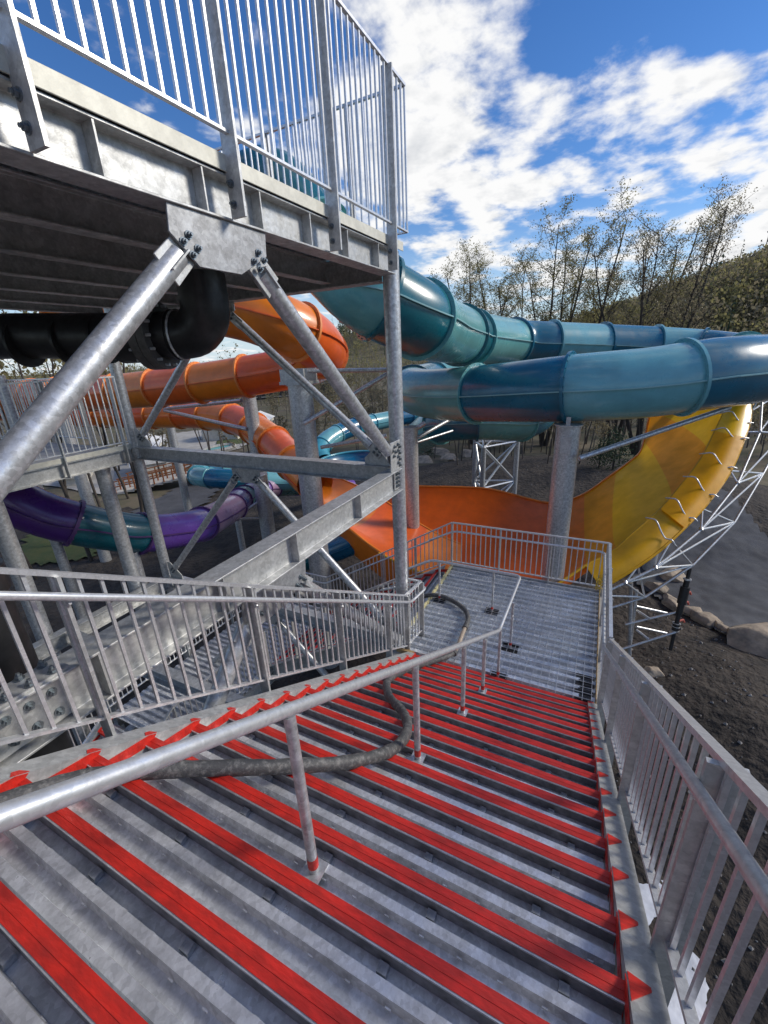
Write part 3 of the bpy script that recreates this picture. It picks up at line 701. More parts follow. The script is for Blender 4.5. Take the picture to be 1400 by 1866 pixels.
hs_ = thing('hose', 'dirty black rubber hose snaking down the steps onto the landing', 'hose', (-3.2, 1.46, 1.94))
hp = [(-5.6,2.42,3.43),(-4.91,2.502,2.985),(-4.637,2.464,2.83),(-4.357,2.283,2.665),(-3.913,1.856,2.40),(-3.587,1.599,2.20),(-3.22,1.475,1.975),(-2.85,1.525,1.755),(-2.526,1.70,1.565),(-2.178,2.04,1.36),(-1.632,2.29,1.035),(-.80,2.32,.54),(-.25,2.24,.24),(.05,2.13,.13),(.24,2.06,.09)]
P_ = crom(hp, .05)
b = MB(); b.path(P_, [.043+.0022*math.sin(i*.9)+.0015*math.sin(i*2.3) for i in range(len(P_))], 16); part('hose_length', b, 'hose_rubber', hs_, True, 60)
b = MB(); b.path(crom([(.22,2.065,.09),(.45,2.06,.075),(.75,2.085,.07),(1.02,2.1,.06)], .05), .036, 14); part('stiff_pipe_length', b, 'hose_pipe', hs_, True, 60)
b = MB(); b.path(crom([(1.0,2.1,.06),(1.3,2.13,.05),(1.58,2.29,.05),(1.80,2.65,.05),(1.83,3.0,.05),(1.80,3.4,-.10)], .05), .044, 16); part('hose_length', b, 'hose_rubber', hs_, True, 60)
for p, q in (((.2,2.066,.09),(.27,2.064,.088)), ((.97,2.098,.062),(1.05,2.1,.06))):
    b = MB(); b.tube(p, q, .052, 16); part('hose_clamp', b, 'hose_rubber', hs_, True, 40)

tp_ = MB(); nx, ny = 26, 14
for i in range(nx+1):
    for j in range(ny+1):
        x = -2.6+i*.215; y = -5.0+j*.33
        tp_.v.append((x+.05*mnoise.noise((x, y, 2.)), y+(.08*mnoise.noise((x*1.3, y, 7.)) if 0 < j < ny else 0), -5.33+.14*mnoise.noise((x*1.1, y*1.4, 0))+.06*abs(mnoise.noise((x*3.1, y*3.7, 4)))+.03*mnoise.noise((x*7, y*6, 9))))
for i in range(nx):
    for j in range(ny): tp_.f.append((i*(ny+1)+j, (i+1)*(ny+1)+j, (i+1)*(ny+1)+j+1, i*(ny+1)+j+1))
single('tarpaulin', tp_, 'tarp_white', 'crumpled white tarpaulin lying on the soil beside the stairs', 'tarp', (0, -2, -5.4), True, 180)

rb_ = MB(); cpt = Vector((3.22, -.06, .10)); pr = []
for i in range(90):
    t = i*.42; pr.append(cpt+Vector((.0+.09*math.cos(t)+.03*math.sin(i*.31), .02+.09*math.sin(t*.97), .10*math.sin(i*.13)+.16+.05*math.sin(i*1.7))))
pr += [cpt+Vector((-.05-.02*i, .03, .25-.035*i)) for i in range(9)]
rb_.path(pr, .007, 5)
single('rope', rb_, 'rope_yellow', 'tangle of thin yellow rope tied round the landing corner post', 'rope', cpt, True, 180)

# ---------------------------------------------------------------- tube slides
def frames(P):
    out = []; m = len(P)
    for i, p in enumerate(P):
        t = (P[min(i+1, m-1)]-P[max(i-1, 0)]).normalized(); s_ = t.cross(Vector((0,0,1))).normalized(); out.append((p, t, s_, s_.cross(t)))
    return out
def tube_slide(root, pts, r, seg, mats, n=32, sub=7, bolts=24, flh=.085, first=0, seam=True, breaks=None, edge=None, seamm=None):
    if breaks:
        PP = [Vector(p) for p in pts]; PP = [PP[0]*2-PP[1]]+PP+[PP[-1]*2-PP[-2]]; cr = []; at_ = []
        for i in range(1, len(PP)-2):
            a, b, c, d = PP[i-1:i+3]; at_.append(len(cr))
            for k in range(12):
                t = k/12; cr.append(.5*((2*b)+(c-a)*t+(2*a-5*b+4*c-d)*t*t+(3*b-a-3*c+d)*t**3))
        at_.append(len(cr)); cr.append(PP[-2]); P = []; ns = len(breaks)-1
        for q in range(ns):
            sp_, _ = resample(cr[at_[breaks[q]]:at_[breaks[q+1]]+1], sub+1); P += sp_ if q == ns-1 else sp_[:-1]
    else:
        raw = crom(pts, .15); _, L = resample(raw, 3); ns = max(1, round(L/seg)); P, _ = resample(raw, ns*sub+1)
    F = frames(P)
    for k in range(ns):
        mm = mats[(k+first) % len(mats)]; mb = MB(); fr = F[k*sub:(k+1)*sub+1]
        for (p, t, s_, u_) in fr:
            for i in range(n):
                a = 2*math.pi*i/n; mb.v.append(tuple(p+s_*(r*math.cos(a))+u_*(r*math.sin(a))))
        for j in range(sub):
            for i in range(n): mb.f.append((j*n+i, j*n+(i+1) % n, (j+1)*n+(i+1) % n, (j+1)*n+i))
        sg = part('tube_segment', mb, mm, root, True, 180)
        fm = MB(); p, t, s_, u_ = fr[0]; R1 = r+flh; hw = .035
        rings = [(r-.01, -hw), (R1, -hw), (R1, hw), (r-.01, hw)]
        base = len(fm.v)
        for (rr, o_) in rings:
            for i in range(n):
                a = 2*math.pi*i/n; fm.v.append(tuple(p+t*o_+s_*(rr*math.cos(a))+u_*(rr*math.sin(a))))
        for q in range(3):
            for i in range(n): fm.f.append((q*n+i, q*n+(i+1) % n, (q+1)*n+(i+1) % n, (q+1)*n+i))
        for i in range(bolts):
            a = 2*math.pi*(i+.5)/bolts; c_ = p+s_*((r+flh*.55)*math.cos(a))+u_*((r+flh*.55)*math.sin(a)); fm.tube(c_-t*(hw+.02), c_+t*(hw+.02), .014, 5)
        part('joint_flange', fm, edge or mm, sg, True, 30)
        if seam:
            for sd in (1, -1):
                sm = MB()
                for (p, t, s_, u_) in fr:
                    for (rr, z_) in ((r-.01, .014), (r+.055, .014), (r+.055, -.014), (r-.01, -.014)): sm.v.append(tuple(p+s_*(sd*rr)+u_*z_))
                for j in range(sub):
                    for i in range(3): sm.f.append((j*4+i, j*4+i+1, (j+1)*4+i+1, (j+1)*4+i))
                part('seam_flange', sm, seamm or edge or mm, sg)
    return F
ts = thing('tube_slide', 'huge teal and navy tube slide curling from the upper deck into a wide loop', 'slide', (6.54, 1.10, 3.70))
teal_pts = [(3.72, 8.30, 8.08), (3.75, 7.36, 8.13), (3.50, 6.23, 7.02), (3.30, 5.18, 6.11), (3.49, 4.78, 5.79), (4.54, 4.29, 5.40), (6.11, 4.38, 5.25), (7.98, 4.38, 5.13), (9.05, 4.34, 5.07), (12.24, 3.60, 4.90), (13.29, 2.39, 4.78), (14.73, 0.64, 4.63), (15.86, -1.24, 4.45), (16.12, -2.86, 4.24), (14.90, -3.94, 4.01), (11.81, -4.13, 3.84), (8.82, -3.14, 3.94), (7.46, -1.89, 3.93), (7.11, -1.27, 3.87), (6.77, -0.43, 3.78), (6.54, 1.10, 3.70), (7.52, 3.69, 3.48), (8.57, 5.54, 3.39), (10.09, 6.82, 3.43), (13.49, 7.23, 3.46), (15.84, 6.11, 3.41), (16.97, 4.47, 2.65), (16.28, 2.90, 1.96), (14.01, 3.39, 1.70), (12.38, 4.90, 1.96), (12.95, 6.78, 1.61), (15.08, 8.73, 0.50)]
tube_slide(ts, teal_pts, .80, 2.35, ['teal_dark', 'teal_light', 'teal_dark', 'teal_light', 'teal_dark', 'teal_light', 'teal_blue', 'teal_pale', 'teal_blue', 'teal_pale', 'teal_blue', 'teal_light', 'teal_blue', 'teal_pale', 'teal_blue', 'teal_light', 'teal_blue', 'teal_light', 'teal_blue', 'teal_light', 'teal_blue', 'teal_light', 'teal_blue', 'teal_light', 'teal_blue', 'teal_light', 'teal_blue', 'teal_light'], sub=10, seamm='edge_teal', breaks=[0, 2, 4, 5, 7, 8, 9, 10, 11, 12, 13, 14, 15, 18, 20, 21, 23, 24, 25, 26, 27, 28, 29, 30, 31])
os_ = thing('tube_slide', 'orange tube slide looping out from under the upper deck to the far left', 'slide', (5.39, 8.06, 5.18))
or_pts = [(2.34, 13.72, 6.30), (3.14, 10.77, 6.30), (3.87, 9.10, 5.99), (4.61, 8.25, 5.57), (5.82, 8.13, 5.16), (7.40, 8.94, 4.76), (8.13, 10.51, 4.42), (7.70, 12.99, 4.13), (7.09, 16.72, 3.83), (6.81, 20.86, 3.65), (6.77, 29.70, 3.52), (7.39, 39.95, 3.25), (9.62, 41.96, 2.46), (10.86, 34.51, 2.01), (11.52, 26.13, 1.89), (11.75, 21.08, 1.98), (11.26, 17.28, 1.86), (9.98, 14.16, 1.29), (8.72, 11.87, 0.63), (7.44, 9.82, 0.21)]
tube_slide(os_, or_pts, .74, 2.2, ['orange', 'orange_light', 'orange', 'orange_light'], first=1, edge='edge_orange', seamm='orange')
ps = thing('tube_slide', 'purple, blue and lilac striped tube slide below the left side landing', 'slide', (0.53, 10.67, 0.80))
pu_pts = [(-1.69, 12.09, 2.98), (-1.25, 11.62, 2.30), (-0.83, 11.31, 1.77), (-0.36, 11.00, 1.38), (0.27, 10.84, 0.97), (0.91, 10.72, 0.64), (1.81, 10.83, 0.32), (3.09, 11.10, 0.01), (5.94, 12.76, -0.62), (7.18, 13.67, -0.84), (8.39, 14.57, -1.15), (9.87, 15.58, -1.52), (11.77, 16.62, -2.02), (13.16, 17.08, -2.42), (15.28, 17.17, -2.99), (17.66, 16.73, -3.58), (20.14, 16.06, -4.20)]
tube_slide(ps, pu_pts, .50, 1.55, ['purple', 'teal_dark', 'violet', 'pink', 'violet', 'teal_light', 'violet', 'lilac', 'pink', 'teal_dark', 'purple', 'violet'], sub=9, bolts=20, flh=.06, edge='edge_violet', breaks=[0, 3, 5, 7, 8, 9, 10, 11, 12, 13, 14, 15, 16])
bs = thing('tube_slide', 'light blue tube slide making a tight turn beyond the purple one', 'slide', (10.96, 19.83, -1.44))
tube_slide(bs, [(16.70, 14.72, -2.59), (14.25, 16.27, -2.25), (12.26, 17.80, -1.69), (11.24, 19.27, -1.47), (11.43, 21.17, -1.55), (13.06, 22.57, -1.67), (14.92, 22.23, -1.94), (18.53, 20.57, -2.51)], .56, 1.6, ['cyan', 'deep_blue', 'teal_pale'], n=20, sub=5, bolts=0, flh=.06)
bs = thing('tube_slide', 'pale blue tube slide dropping toward the splash bowl far behind the corner column', 'slide', (19.77, 15.49, -0.07))
tube_slide(bs, [(27.28, 12.72, 0.15), (23.70, 14.91, 0.02), (20.68, 16.03, -0.09), (18.48, 16.49, -0.47), (17.11, 16.41, -1.00), (16.43, 15.67, -1.52)], .62, 1.7, ['cyan', 'deep_blue', 'teal_pale'], n=20, sub=5, bolts=0, flh=.06)
bs = thing('tube_slide', 'short dark blue tube slide end lying under the orange chute', 'slide', (5.91, 8.40, -1.75))
tube_slide(bs, [(5.87, 11.95, -3.20), (5.75, 9.68, -2.28), (5.90, 8.40, -1.77), (5.99, 7.29, -1.20)], .42, 1.5, ['deep_blue', 'teal_dark'], n=20, sub=5, bolts=0, flh=.07)

def loft(rows, th=0.03):
    """rows of points -> grid sheet with thickness along the vertex normals (solidify modifier later)"""
    mb = MB(); n = len(rows[0])
    for r in rows: mb.v += [tuple(p) for p in r]
    for i in range(len(rows)-1):
        for j in range(n-1): mb.f.append((i*n+j, i*n+j+1, (i+1)*n+j+1, (i+1)*n+j))
    return mb
def panel(name, rows, m, root, th=.035, off=0):
    o = part(name, loft(rows), m, root, True, 180)
    if name == 'trough_panel': return o
    md = o.modifiers.new('skin', 'SOLIDIFY'); md.thickness = th; md.offset = off; md.use_rim = False
    return o
def ucurve(N, B, F, n=22, pw=2.4):
    """U shaped section through near rim N, bottom B and far rim F"""
    N, B, F = Vector(N), Vector(B), Vector(F); out = []
    c = (N+F)/2; down = B-c
    for i in range(n+1):
        t = i/n*2-1
        e = 1-abs(t)**pw
        out.append(c+(F-N)/2*t+down*e)
    return out
def lerp_rows(st, per=8):
    cols = [crom([s_[k] for s_ in st], 10) for k in range(1)]
    res_ = []
    for k in range(len(st[0])):
        pts = [Vector(s_[k]) for s_ in st]; P = [pts[0]*2-pts[1]]+pts+[pts[-1]*2-pts[-2]]; col = []
        for i in range(1, len(P)-2):
            a, b, c, d = P[i-1:i+3]
            for q in range(per):
                t = q/per; col.append(.5*((2*b)+(c-a)*t+(2*a-5*b+4*c-d)*t*t+(3*b-a-3*c+d)*t**3))
        col.append(P[-2]); res_.append(col)
    return [list(r) for r in zip(*res_)]
bm_root = thing('boomerang_slide', 'giant open wave slide, orange trough rising into a tall yellow wall on trusses', 'slide', (6.45, 2.73, -1.67))
st_ = [  # near rim, bottom, far rim
 ((4.98, 5.92, -0.99), (6.86, 6.36, -1.41), (10.27, 8.32, -0.61)),
 ((4.79, 4.42, -1.27), (6.50, 4.52, -1.65), (10.64, 6.45, -0.57)),
 ((4.99, 2.71, -1.47), (6.41, 2.88, -1.87), (11.34, 4.09, -0.66)),
 ((5.56, 1.27, -1.58), (6.81, 1.40, -1.87), (11.83, 1.78, -1.16)),
 ((6.45, 0.23, -1.04), (8.00, 0.37, -1.45), (12.39, 0.67, -0.92)),
 ((6.99, -0.38, -0.76), (9.27, -0.25, -0.89), (13.28, -0.30, -0.27)),
 ((7.71, -0.95, -0.32), (10.36, -0.90, -0.23), (14.04, -0.95, 0.18)),
 ((8.56, -1.55, 0.12), (11.36, -1.50, 0.27), (14.61, -1.32, 0.52)),
 ((9.53, -2.09, 0.62), (12.35, -2.06, 0.80), (15.34, -1.45, 1.23)),
 ((10.54, -2.62, 1.23), (13.33, -2.54, 1.41), (15.98, -1.53, 1.82)),
 ((11.63, -3.03, 1.90), (14.16, -2.90, 2.09), (16.64, -1.61, 2.43)),
 ((12.47, -3.32, 2.40), (14.78, -3.16, 2.68), (17.16, -1.73, 2.95)),
 ((13.30, -3.54, 2.96), (15.24, -3.33, 3.28), (17.68, -1.83, 3.49))]
PER = 8
rows3 = lerp_rows(st_, PER)
sec = [ucurve(*r, n=28, pw=2.6) for r in rows3]
cuts = [(0, 26, 'orange_red'), (26, 33, 'orange_deep'), (33, 42, 'amber'), (42, 60, 'yellow'), (60, 74, 'amber'), (74, len(sec)-1, 'yellow')]
for a, b_, m_ in cuts:
    panel('trough_panel', [s_[:15] for s_ in sec[a:b_+1]], m_, bm_root)
    panel('trough_panel', [s_[14:] for s_ in sec[a:b_+1]], {'yellow': 'yellow', 'amber': 'amber'}.get(m_, m_), bm_root)
for side in (0, -1):
    rim = MB(); rim.path([s_[side]+Vector((0,0,.02)) for s_ in sec], .045, 6); part('rim_lip', rim, 'orange_light' if side == -1 else 'ochre', bm_root, True, 60)
ob = [((6.41, 0.23, -1.02), (6.04, -0.22, -1.41)), ((6.95, -0.37, -0.74), (6.54, -0.86, -1.00)), ((7.67, -0.94, -0.30), (7.12, -1.45, -0.62)), ((8.52, -1.54, 0.14), (8.00, -2.09, -0.16)), ((9.49, -2.08, 0.64), (9.00, -2.70, 0.33)), ((10.49, -2.61, 1.24), (10.19, -3.31, 0.99)), ((11.58, -3.02, 1.91), (11.47, -3.76, 1.77)), ((12.42, -3.30, 2.41), (12.25, -3.98, 2.20)), ((13.25, -3.53, 2.96), (13.00, -4.12, 2.68))]
orow = lerp_rows(ob, PER)
def bulge(n_, o_, k):
    n_, o_ = Vector(n_), Vector(o_); d = (o_-n_); nr = (CAMP-n_).normalized()*k
    return [n_+d*t+nr*math.sin(math.pi*min(1, t*1.25)*.5)*math.sin(math.pi*(.25+.75*t)) for t in [i/8 for i in range(9)]]
ob_sec = [bulge(a, b_, .25) for a, b_ in orow]
panel('outer_panel', ob_sec[0:25], 'ochre', bm_root); panel('outer_panel', [[p+(CAMP-p).normalized()*.10 for p in r] for r in ob_sec[24:49]], 'yellow', bm_root); panel('outer_panel', [[p+(CAMP-p).normalized()*.10 for p in r] for r in ob_sec[48:]], 'yellow_bright', bm_root)
lipb = MB(); lipb.path([r[-1] for r in ob_sec], .05, 6); part('rim_lip', lipb, 'ochre', bm_root, True, 60)
for i in (20, 27, 34, 41, 48, 55):
    a = ob_sec[i][0]; e = ob_sec[i][-1]; v = (CAMP-a).normalized()
    hb_ = MB(); hb_.path(crom([a-(e-a)*.14+v*.10, a+(e-a)*.0+v*.30+Vector((0,0,.06)), a+(e-a)*.28+v*.36+Vector((0,0,.16)), a+(e-a)*.55+v*.42+Vector((.05,-.02,-.04)), a+(e-a)*.72+v*.42+Vector((.10,-.05,-.14)), a+(e-a)*.92+v*.36+Vector((.12,-.06,-.05)), e+(e-a)*.14+v*.10], .06), .02, 8); part('bent_strut', hb_, 'galv_rail', bm_root, True, 60)
# entry chute
ch = [((6.80, 9.60, 0.14), (7.59, 9.71, -0.15), (8.72, 10.09, 0.15)), ((6.11, 8.59, -0.18), (7.07, 8.55, -0.51), (8.58, 8.68, -0.19)), ((5.57, 7.51, -0.50), (6.71, 7.33, -0.86), (8.34, 7.46, -0.53)), ((5.09, 5.89, -1.06), (6.30, 5.69, -1.26), (7.89, 6.10, -0.99)), ((4.78, 4.59, -1.38), (5.94, 4.51, -1.57), (7.57, 4.77, -1.37)), ((4.72, 3.90, -1.52), (5.82, 3.75, -1.65), (7.42, 4.02, -1.50))]
crow = lerp_rows(ch, 6); csec = [[p+Vector((0,0,.06)) for p in ucurve(*r, n=20, pw=2.2)] for r in crow]
panel('chute_panel', csec[0:13], 'orange_light', bm_root); panel('chute_panel', csec[12:22], 'orange', bm_root); panel('chute_panel', csec[21:], 'orange_light', bm_root)
for side in (0, -1):
    rim = MB(); rim.path([s_[side] for s_ in csec], .05, 6); part('rim_lip', rim, 'orange_light', bm_root, True, 60)
skirt = [[s_[0], s_[0]+Vector((.05,-.05,-.55)), s_[0]+Vector((.25,-.2,-1.2))] for s_ in csec]
panel('outer_panel', skirt[0:10], 'orange', bm_root); panel('outer_panel', skirt[9:], 'orange_light', bm_root)

# truss under the yellow wall
trs = thing('truss', 'thin silver pipe truss holding the outer edge of the yellow wall', 'truss', (7.45, -1.44, -4.39))
ch1 = [(5.93, -0.15, -1.58), (6.31, -0.76, -1.27), (6.85, -1.44, -0.96), (8.31, -2.54, -0.27), (10.05, -3.52, 0.67), (11.87, -4.21, 1.89), (13.11, -4.34, 2.97)]
ch2 = [(6.45, -0.36, -2.31), (7.09, -1.36, -2.02), (7.98, -2.46, -1.24), (9.49, -3.53, -0.37), (11.23, -4.38, 0.72), (12.85, -5.11, 1.69), (14.50, -5.53, 3.11)]
ch3 = [r_[-1] for r_ in ob_sec[::12]]+[ob_sec[-1][-1]]
for ch_ in (ch1, ch2):
    for a, b_ in zip(ch_[:-1], ch_[1:]):
        mb = MB(); mb.tube(a, b_, .038, 10); part('chord', mb, 'galv_pipe', trs, True, 40)
for i in range(len(ch1)):
    web = [(ch1[i], ch2[i])]
    if i: web += [(ch1[i-1], ch2[i])]
    q = ob_sec[min(len(ob_sec)-1, int(i*len(ob_sec)/(len(ch1)-.5)))][-1]
    web += [(ch1[i], q), (ch2[i], q)]
    for a, b_ in web:
        mb = MB(); mb.tube(a, b_, .027, 8); part('web_member', mb, 'galv_rail', trs, True, 40)
    mb = MB(); mb.tube(Vector(ch1[i])-Vector((.05,0,.02)), Vector(ch1[i])+Vector((.05,0,.02)), .055, 10); part('node_clamp', mb, 'galv_rail', trs, True, 40)
leg0 = Vector((7.47, -1.47, -4.39)); lz = leg0.z
for (p_, q_) in (((7.36, -1.00, -1.78), leg0), ((7.78, -1.22, -2.20), leg0+Vector((.12,.1,0)))):
    mb = MB(); mb.tube(p_, (q_[0], q_[1], GZ-.1), .055, 12); part('leg', mb, 'galv_pipe', trs, True, 40)
for (a, b_) in (((7.29, -1.04, -3.15), (7.78, -2.32, -2.69)), ((7.11, -1.07, -3.89), (7.57, -2.35, -3.24)), ((7.72, -1.29, -2.72), (8.26, -2.16, -3.07)), ((7.51, -1.36, -3.29), (8.06, -2.23, -3.65)), ((7.68, -1.30, -2.83), (7.47, -1.65, -2.91)), ((7.48, -1.37, -3.38), (7.25, -1.68, -3.47))):
    mb = MB(); mb.tube(a, b_, .035, 10); part('outrigger', mb, 'galv_rail', trs, True, 40)
mb = MB(); c_ = Vector((leg0.x, leg0.y, GZ)); mb.tube(c_-Vector((0,0,.2)), c_+Vector((0,0,.18)), .36, 18); part('footing', mb, 'concrete', trs, True, 40)
jk = thing('valve_mast', 'black hanging hose mast with coral valve handles beside the truss', 'mast', (7.41, -2.33, -3.87))
ja, jb = Vector((7.98, -2.42, -1.34)), Vector((7.53, -2.31, -3.86))
for t0, t1, rr in ((0, .12, .05), (.12, .22, .075), (.22, .42, .12), (.42, .55, .085), (.55, .66, .06), (.66, .76, .095), (.76, 1.0, .05)):
    mb = MB(); mb.tube(ja.lerp(jb, t0), ja.lerp(jb, t1), rr, 12); part('hose_length', mb, 'black_plastic', jk, True, 40)
for t0 in (.30, .42, .64):
    c_ = ja.lerp(jb, t0); mb = MB(); mb.path([c_, c_+Vector((.12,-.16,.02)), c_+Vector((.17,-.20,-.08))], .03, 8); part('valve_handle', mb, 'coral', jk)
for t0 in (.12, .66, .70, .75):
    c_ = ja.lerp(jb, t0); mb = MB(); mb.tube(c_, c_.lerp(jb, .02), .105, 12); part('steel_band', mb, 'galv_rail', jk, True, 40)

# ---------------------------------------------------------------- support columns
def support(px_top, r, ztop, label, arms=(), m='galv_pipe', cap=True):
    x, y = px_top[0], px_top[1]
    t = thing('support_column', label, 'column', (x, y, GZ), 'slide support columns')
    b = MB(); b.tube((x, y, GZ-.3), (x, y, ztop), r, 32); c_ = part('shaft', b, m, t, True, 40)
    if cap:
        b = MB(); b.tube((x, y, ztop), (x, y, ztop+.03), r*1.15, 24); part('cap_plate', b, 'galv', t, True, 30)
    for (a, e, ra) in arms:
        b = MB(); b.tube(a, e, ra, 14); part('arm', b, 'galv_pipe', t, True, 40)
    return t
bc = (6.19, 1.03, 2.79)
support(bc, .29, 2.86, 'stout grey column under the near teal tube, behind the landing guard', [((5.85, 0.70, 2.12), (8.26, -2.52, 3.07), .065)])
b = MB(); x, y = bc[0], bc[1]
sadt = thing('slide_saddle', 'notched steel saddle bracket on top of the stout grey column', 'bracket', (x, y, 2.9))
b = MB(); b.box((x-.30, y-.05, 2.60), (x-.28, y+.05, 3.10)); b.box((x-.34, y-.10, 2.86), (x+.2, y+.12, 2.90)); b.box((x-.32, y-.12, 2.2), (x-.285, y+.12, 2.62)); part('bracket_plate', b, 'galv', sadt)
support((4.58, 7.88, 4.19), .33, 4.02, 'massive grey column carrying the near end of the orange tube', [((4.58, 7.58, 4.38), (5.92, 5.84, 4.30), .06), ((4.23, 7.63, 3.03), (5.97, 5.87, 4.18), .06), ((5.04, 7.70, 2.20), (5.66, 5.81, 2.51), .055)])
x, y, z = (4.58, 7.88, 4.19)
sadt = thing('slide_saddle', 'wide steel saddle between the massive column and the orange tube', 'bracket', (x, y, 4.05))
b = MB(); b.box((x-.34, y-.42, 4.05), (x+.34, y+.42, 4.13)); b.box((x-.30, y-.40, 4.13), (x-.26, y+.40, 4.45)); b.box((x+.26, y-.40, 4.13), (x+.30, y+.40, 4.45)); part('bracket_plate', b, 'galv', sadt)
support((7.59, 5.88, 2.04), .24, (7.73, 5.92, 2.42)[2], 'grey column below the left bend of the teal loop', [((7.60, 5.66, 2.09), (9.15, 5.05, 2.46), .06), ((7.55, 5.65, 1.95), (9.26, 4.98, 2.06), .04), ((7.53, 5.92, 2.23), (7.79, 5.44, 2.56), .07)])
support((9.56, 14.53, 3.03), .30, (9.63, 14.55, 3.22)[2], 'slim grey column with two arms beside the far orange tube', [((9.40, 14.86, 3.05), (9.81, 20.67, 2.57), .085), ((9.23, 14.64, 1.81), (9.78, 20.66, 2.49), .085)])
support((6.98, 12.15, -0.32), .28, (7.24, 12.29, 0.46)[2], 'short grey column beneath the dark cross beam, next to the purple tube', [((6.79, 12.27, -0.62), (6.01, 12.45, -0.84), .05), ((6.57, 12.19, -1.24), (5.51, 12.24, -0.86), .05)])
support((7.59, 14.43, -1.79), .14, (7.79, 14.51, -1.21)[2], 'thin grey post under the lilac end of the purple tube')
support((13.04, 24.85, 1.08), .25, (13.08, 24.86, 1.18)[2], 'small grey column under the far orange run')
support((6.77, 24.32, 4.08), .28, (6.40, 24.19, 3.04)[2], 'grey column under the leftmost orange run')
support((15.53, -2.50, 3.27), .26, (15.66, -2.46, 3.64)[2], 'grey column under the far right bend of the teal loop')
support((-0.74, 11.21, 1.29), .10, (-0.81, 11.19, 1.09)[2], 'grey post under the dark purple tube section')
support((0.56, 10.71, 0.35), .16, (0.52, 10.70, 0.25)[2], 'grey post under the blue section of the purple tube')
# lattice tower
lt = thing('lattice_tower', 'silver three legged lattice tower standing behind the orange trough', 'tower', (*(24.76, 6.45, -5.50)[:2], GZ))
lg = [(18.40, 6.50, -0.03), (17.07, 5.70, -0.19), (19.10, 4.30, 0.08)]
for p in lg:
    b = MB(); b.tube((p[0], p[1], GZ-.2), p, .14, 12); part('leg', b, 'galv_pipe', lt, True, 40)
def lp(i, z): return Vector((lg[i][0], lg[i][1], z))
zt_ = min(p[2] for p in lg)
lv = [zt_, zt_-2.3, zt_-4.2]
for i in range(3):
    j = (i+1) % 3
    for k in range(2):
        for (a, b_) in ((lp(i, lv[k]), lp(j, lv[k+1])), (lp(j, lv[k]), lp(i, lv[k+1])), (lp(i, lv[k]), lp(j, lv[k]))):
            b = MB(); b.tube(a, b_, .055, 8); part('lattice_bar', b, 'galv_rail', lt, True, 40)
hub = sum((Vector(p) for p in lg), Vector())/3+Vector((0,0,.9))
for i in range(8):
    t = 2*math.pi*i/8; e = hub+Vector((1.5*math.cos(t), 1.5*math.sin(t), .25)); a = lp(i % 3, zt_)
    b = MB(); b.tube(a, e, .035, 6); b.tube(hub-Vector((0,0,.3)), e, .03, 6); part('lattice_bar', b, 'galv_rail', lt, True, 40)
# splash bowl
bw_ = thing('slide_bowl', 'dark blue fibreglass bowl of the far slide behind the pipe braces', 'slide', (14.97, 12.72, -0.59))
cb = Vector((14.96, 12.55, -0.83)); rows = []
for i in range(9):
    rr = 2.0*math.sin(math.pi*.5*(.12+.88*i/8)); zz = -.9*math.cos(math.pi*.5*i/8)
    rows.append([cb+Vector((rr*math.cos(a)*1.15, rr*math.sin(a), zz)) for a in [2*math.pi*k/36 for k in range(37)]])
panel('bowl_shell', rows, 'deep_blue', bw_)
b = MB(); b.path(rows[-1], .07, 8, cap=False); part('rim_lip', b, 'cyan', bw_, True, 60)
# ---------------------------------------------------------------- terrain
CX0, CY0 = CAMP.x, CAMP.y
def pol(D, azdeg): return (CX0+D*math.cos(R(azdeg)), CY0+D*math.sin(R(azdeg)))
HILLS = [(pol(190, -25), 60, 33), (pol(310, 25), 46, 25), (pol(420, 60), 120, 5), (pol(360, 5), 110, 7)]
MOUNDS = [((7.5, -4.2), 2.6, .9), ((4.0, -5.5), 2.4, .7), ((24, -6.5), 5, 1.6), ((14, 15), 5, .5), ((1.5, -7.5), 2.5, .8), ((26, 9), 5, 1.0), ((30, 2), 6, 1.4)]
def hgt(x, y):
    z = GZ
    d = math.hypot(x-CX0, y-CY0)
    for (c, s_, a) in MOUNDS:
        z += a*math.exp(-((x-c[0])**2+(y-c[1])**2)/(2*s_*s_))
    if d > 60:
        w = min(1, (d-60)/80); w = w*w*(3-2*w)
        for (c, s_, a) in HILLS: z += w*a*math.exp(-((x-c[0])**2+(y-c[1])**2)/(2*s_*s_))
    if d > 40: z += min(1, (d-40)/60)*1.2*mnoise.noise((x*.03, y*.03, 3.1))
    z += .10*mnoise.noise((x*.45, y*.45, 1.7))+.05*mnoise.noise((x*1.4, y*1.4, 5.2))
    if d < 40: z += .07*abs(mnoise.noise((x*2.3, y*2.3, 7.7)))*min(1, max(0, (-y+1)/2) + max(0, (x-9)/3))
    return z
gm = MB(); NA = 220; rad = [0]
while rad[-1] < 1600: rad.append(rad[-1]+max(.22, rad[-1]*.028))
ga = []
OX, OY = 6.0, 0.0
gm.v.append((OX, OY, hgt(OX, OY)))
for r in rad[1:]:
    for i in range(NA):
        a = 2*math.pi*i/NA; x = OX+r*math.cos(a); y = OY+r*math.sin(a); gm.v.append((x, y, hgt(x, y)))
for i in range(NA): gm.f.append((0, 1+i, 1+(i+1) % NA))
for k in range(len(rad)-2):
    for i in range(NA): gm.f.append((1+k*NA+i, 1+k*NA+(i+1) % NA, 1+(k+1)*NA+(i+1) % NA, 1+(k+1)*NA+i))
me = gm.mesh('ground', True, True, None)
go = struct('ground', me, 'soil'); me.materials.append(MATS['forest_floor'])
for p in me.polygons:
    c = p.center
    if math.hypot(c.x-CX0, c.y-CY0) > 38+6*mnoise.noise((c.x*.1, c.y*.1, 0)): p.material_index = 1
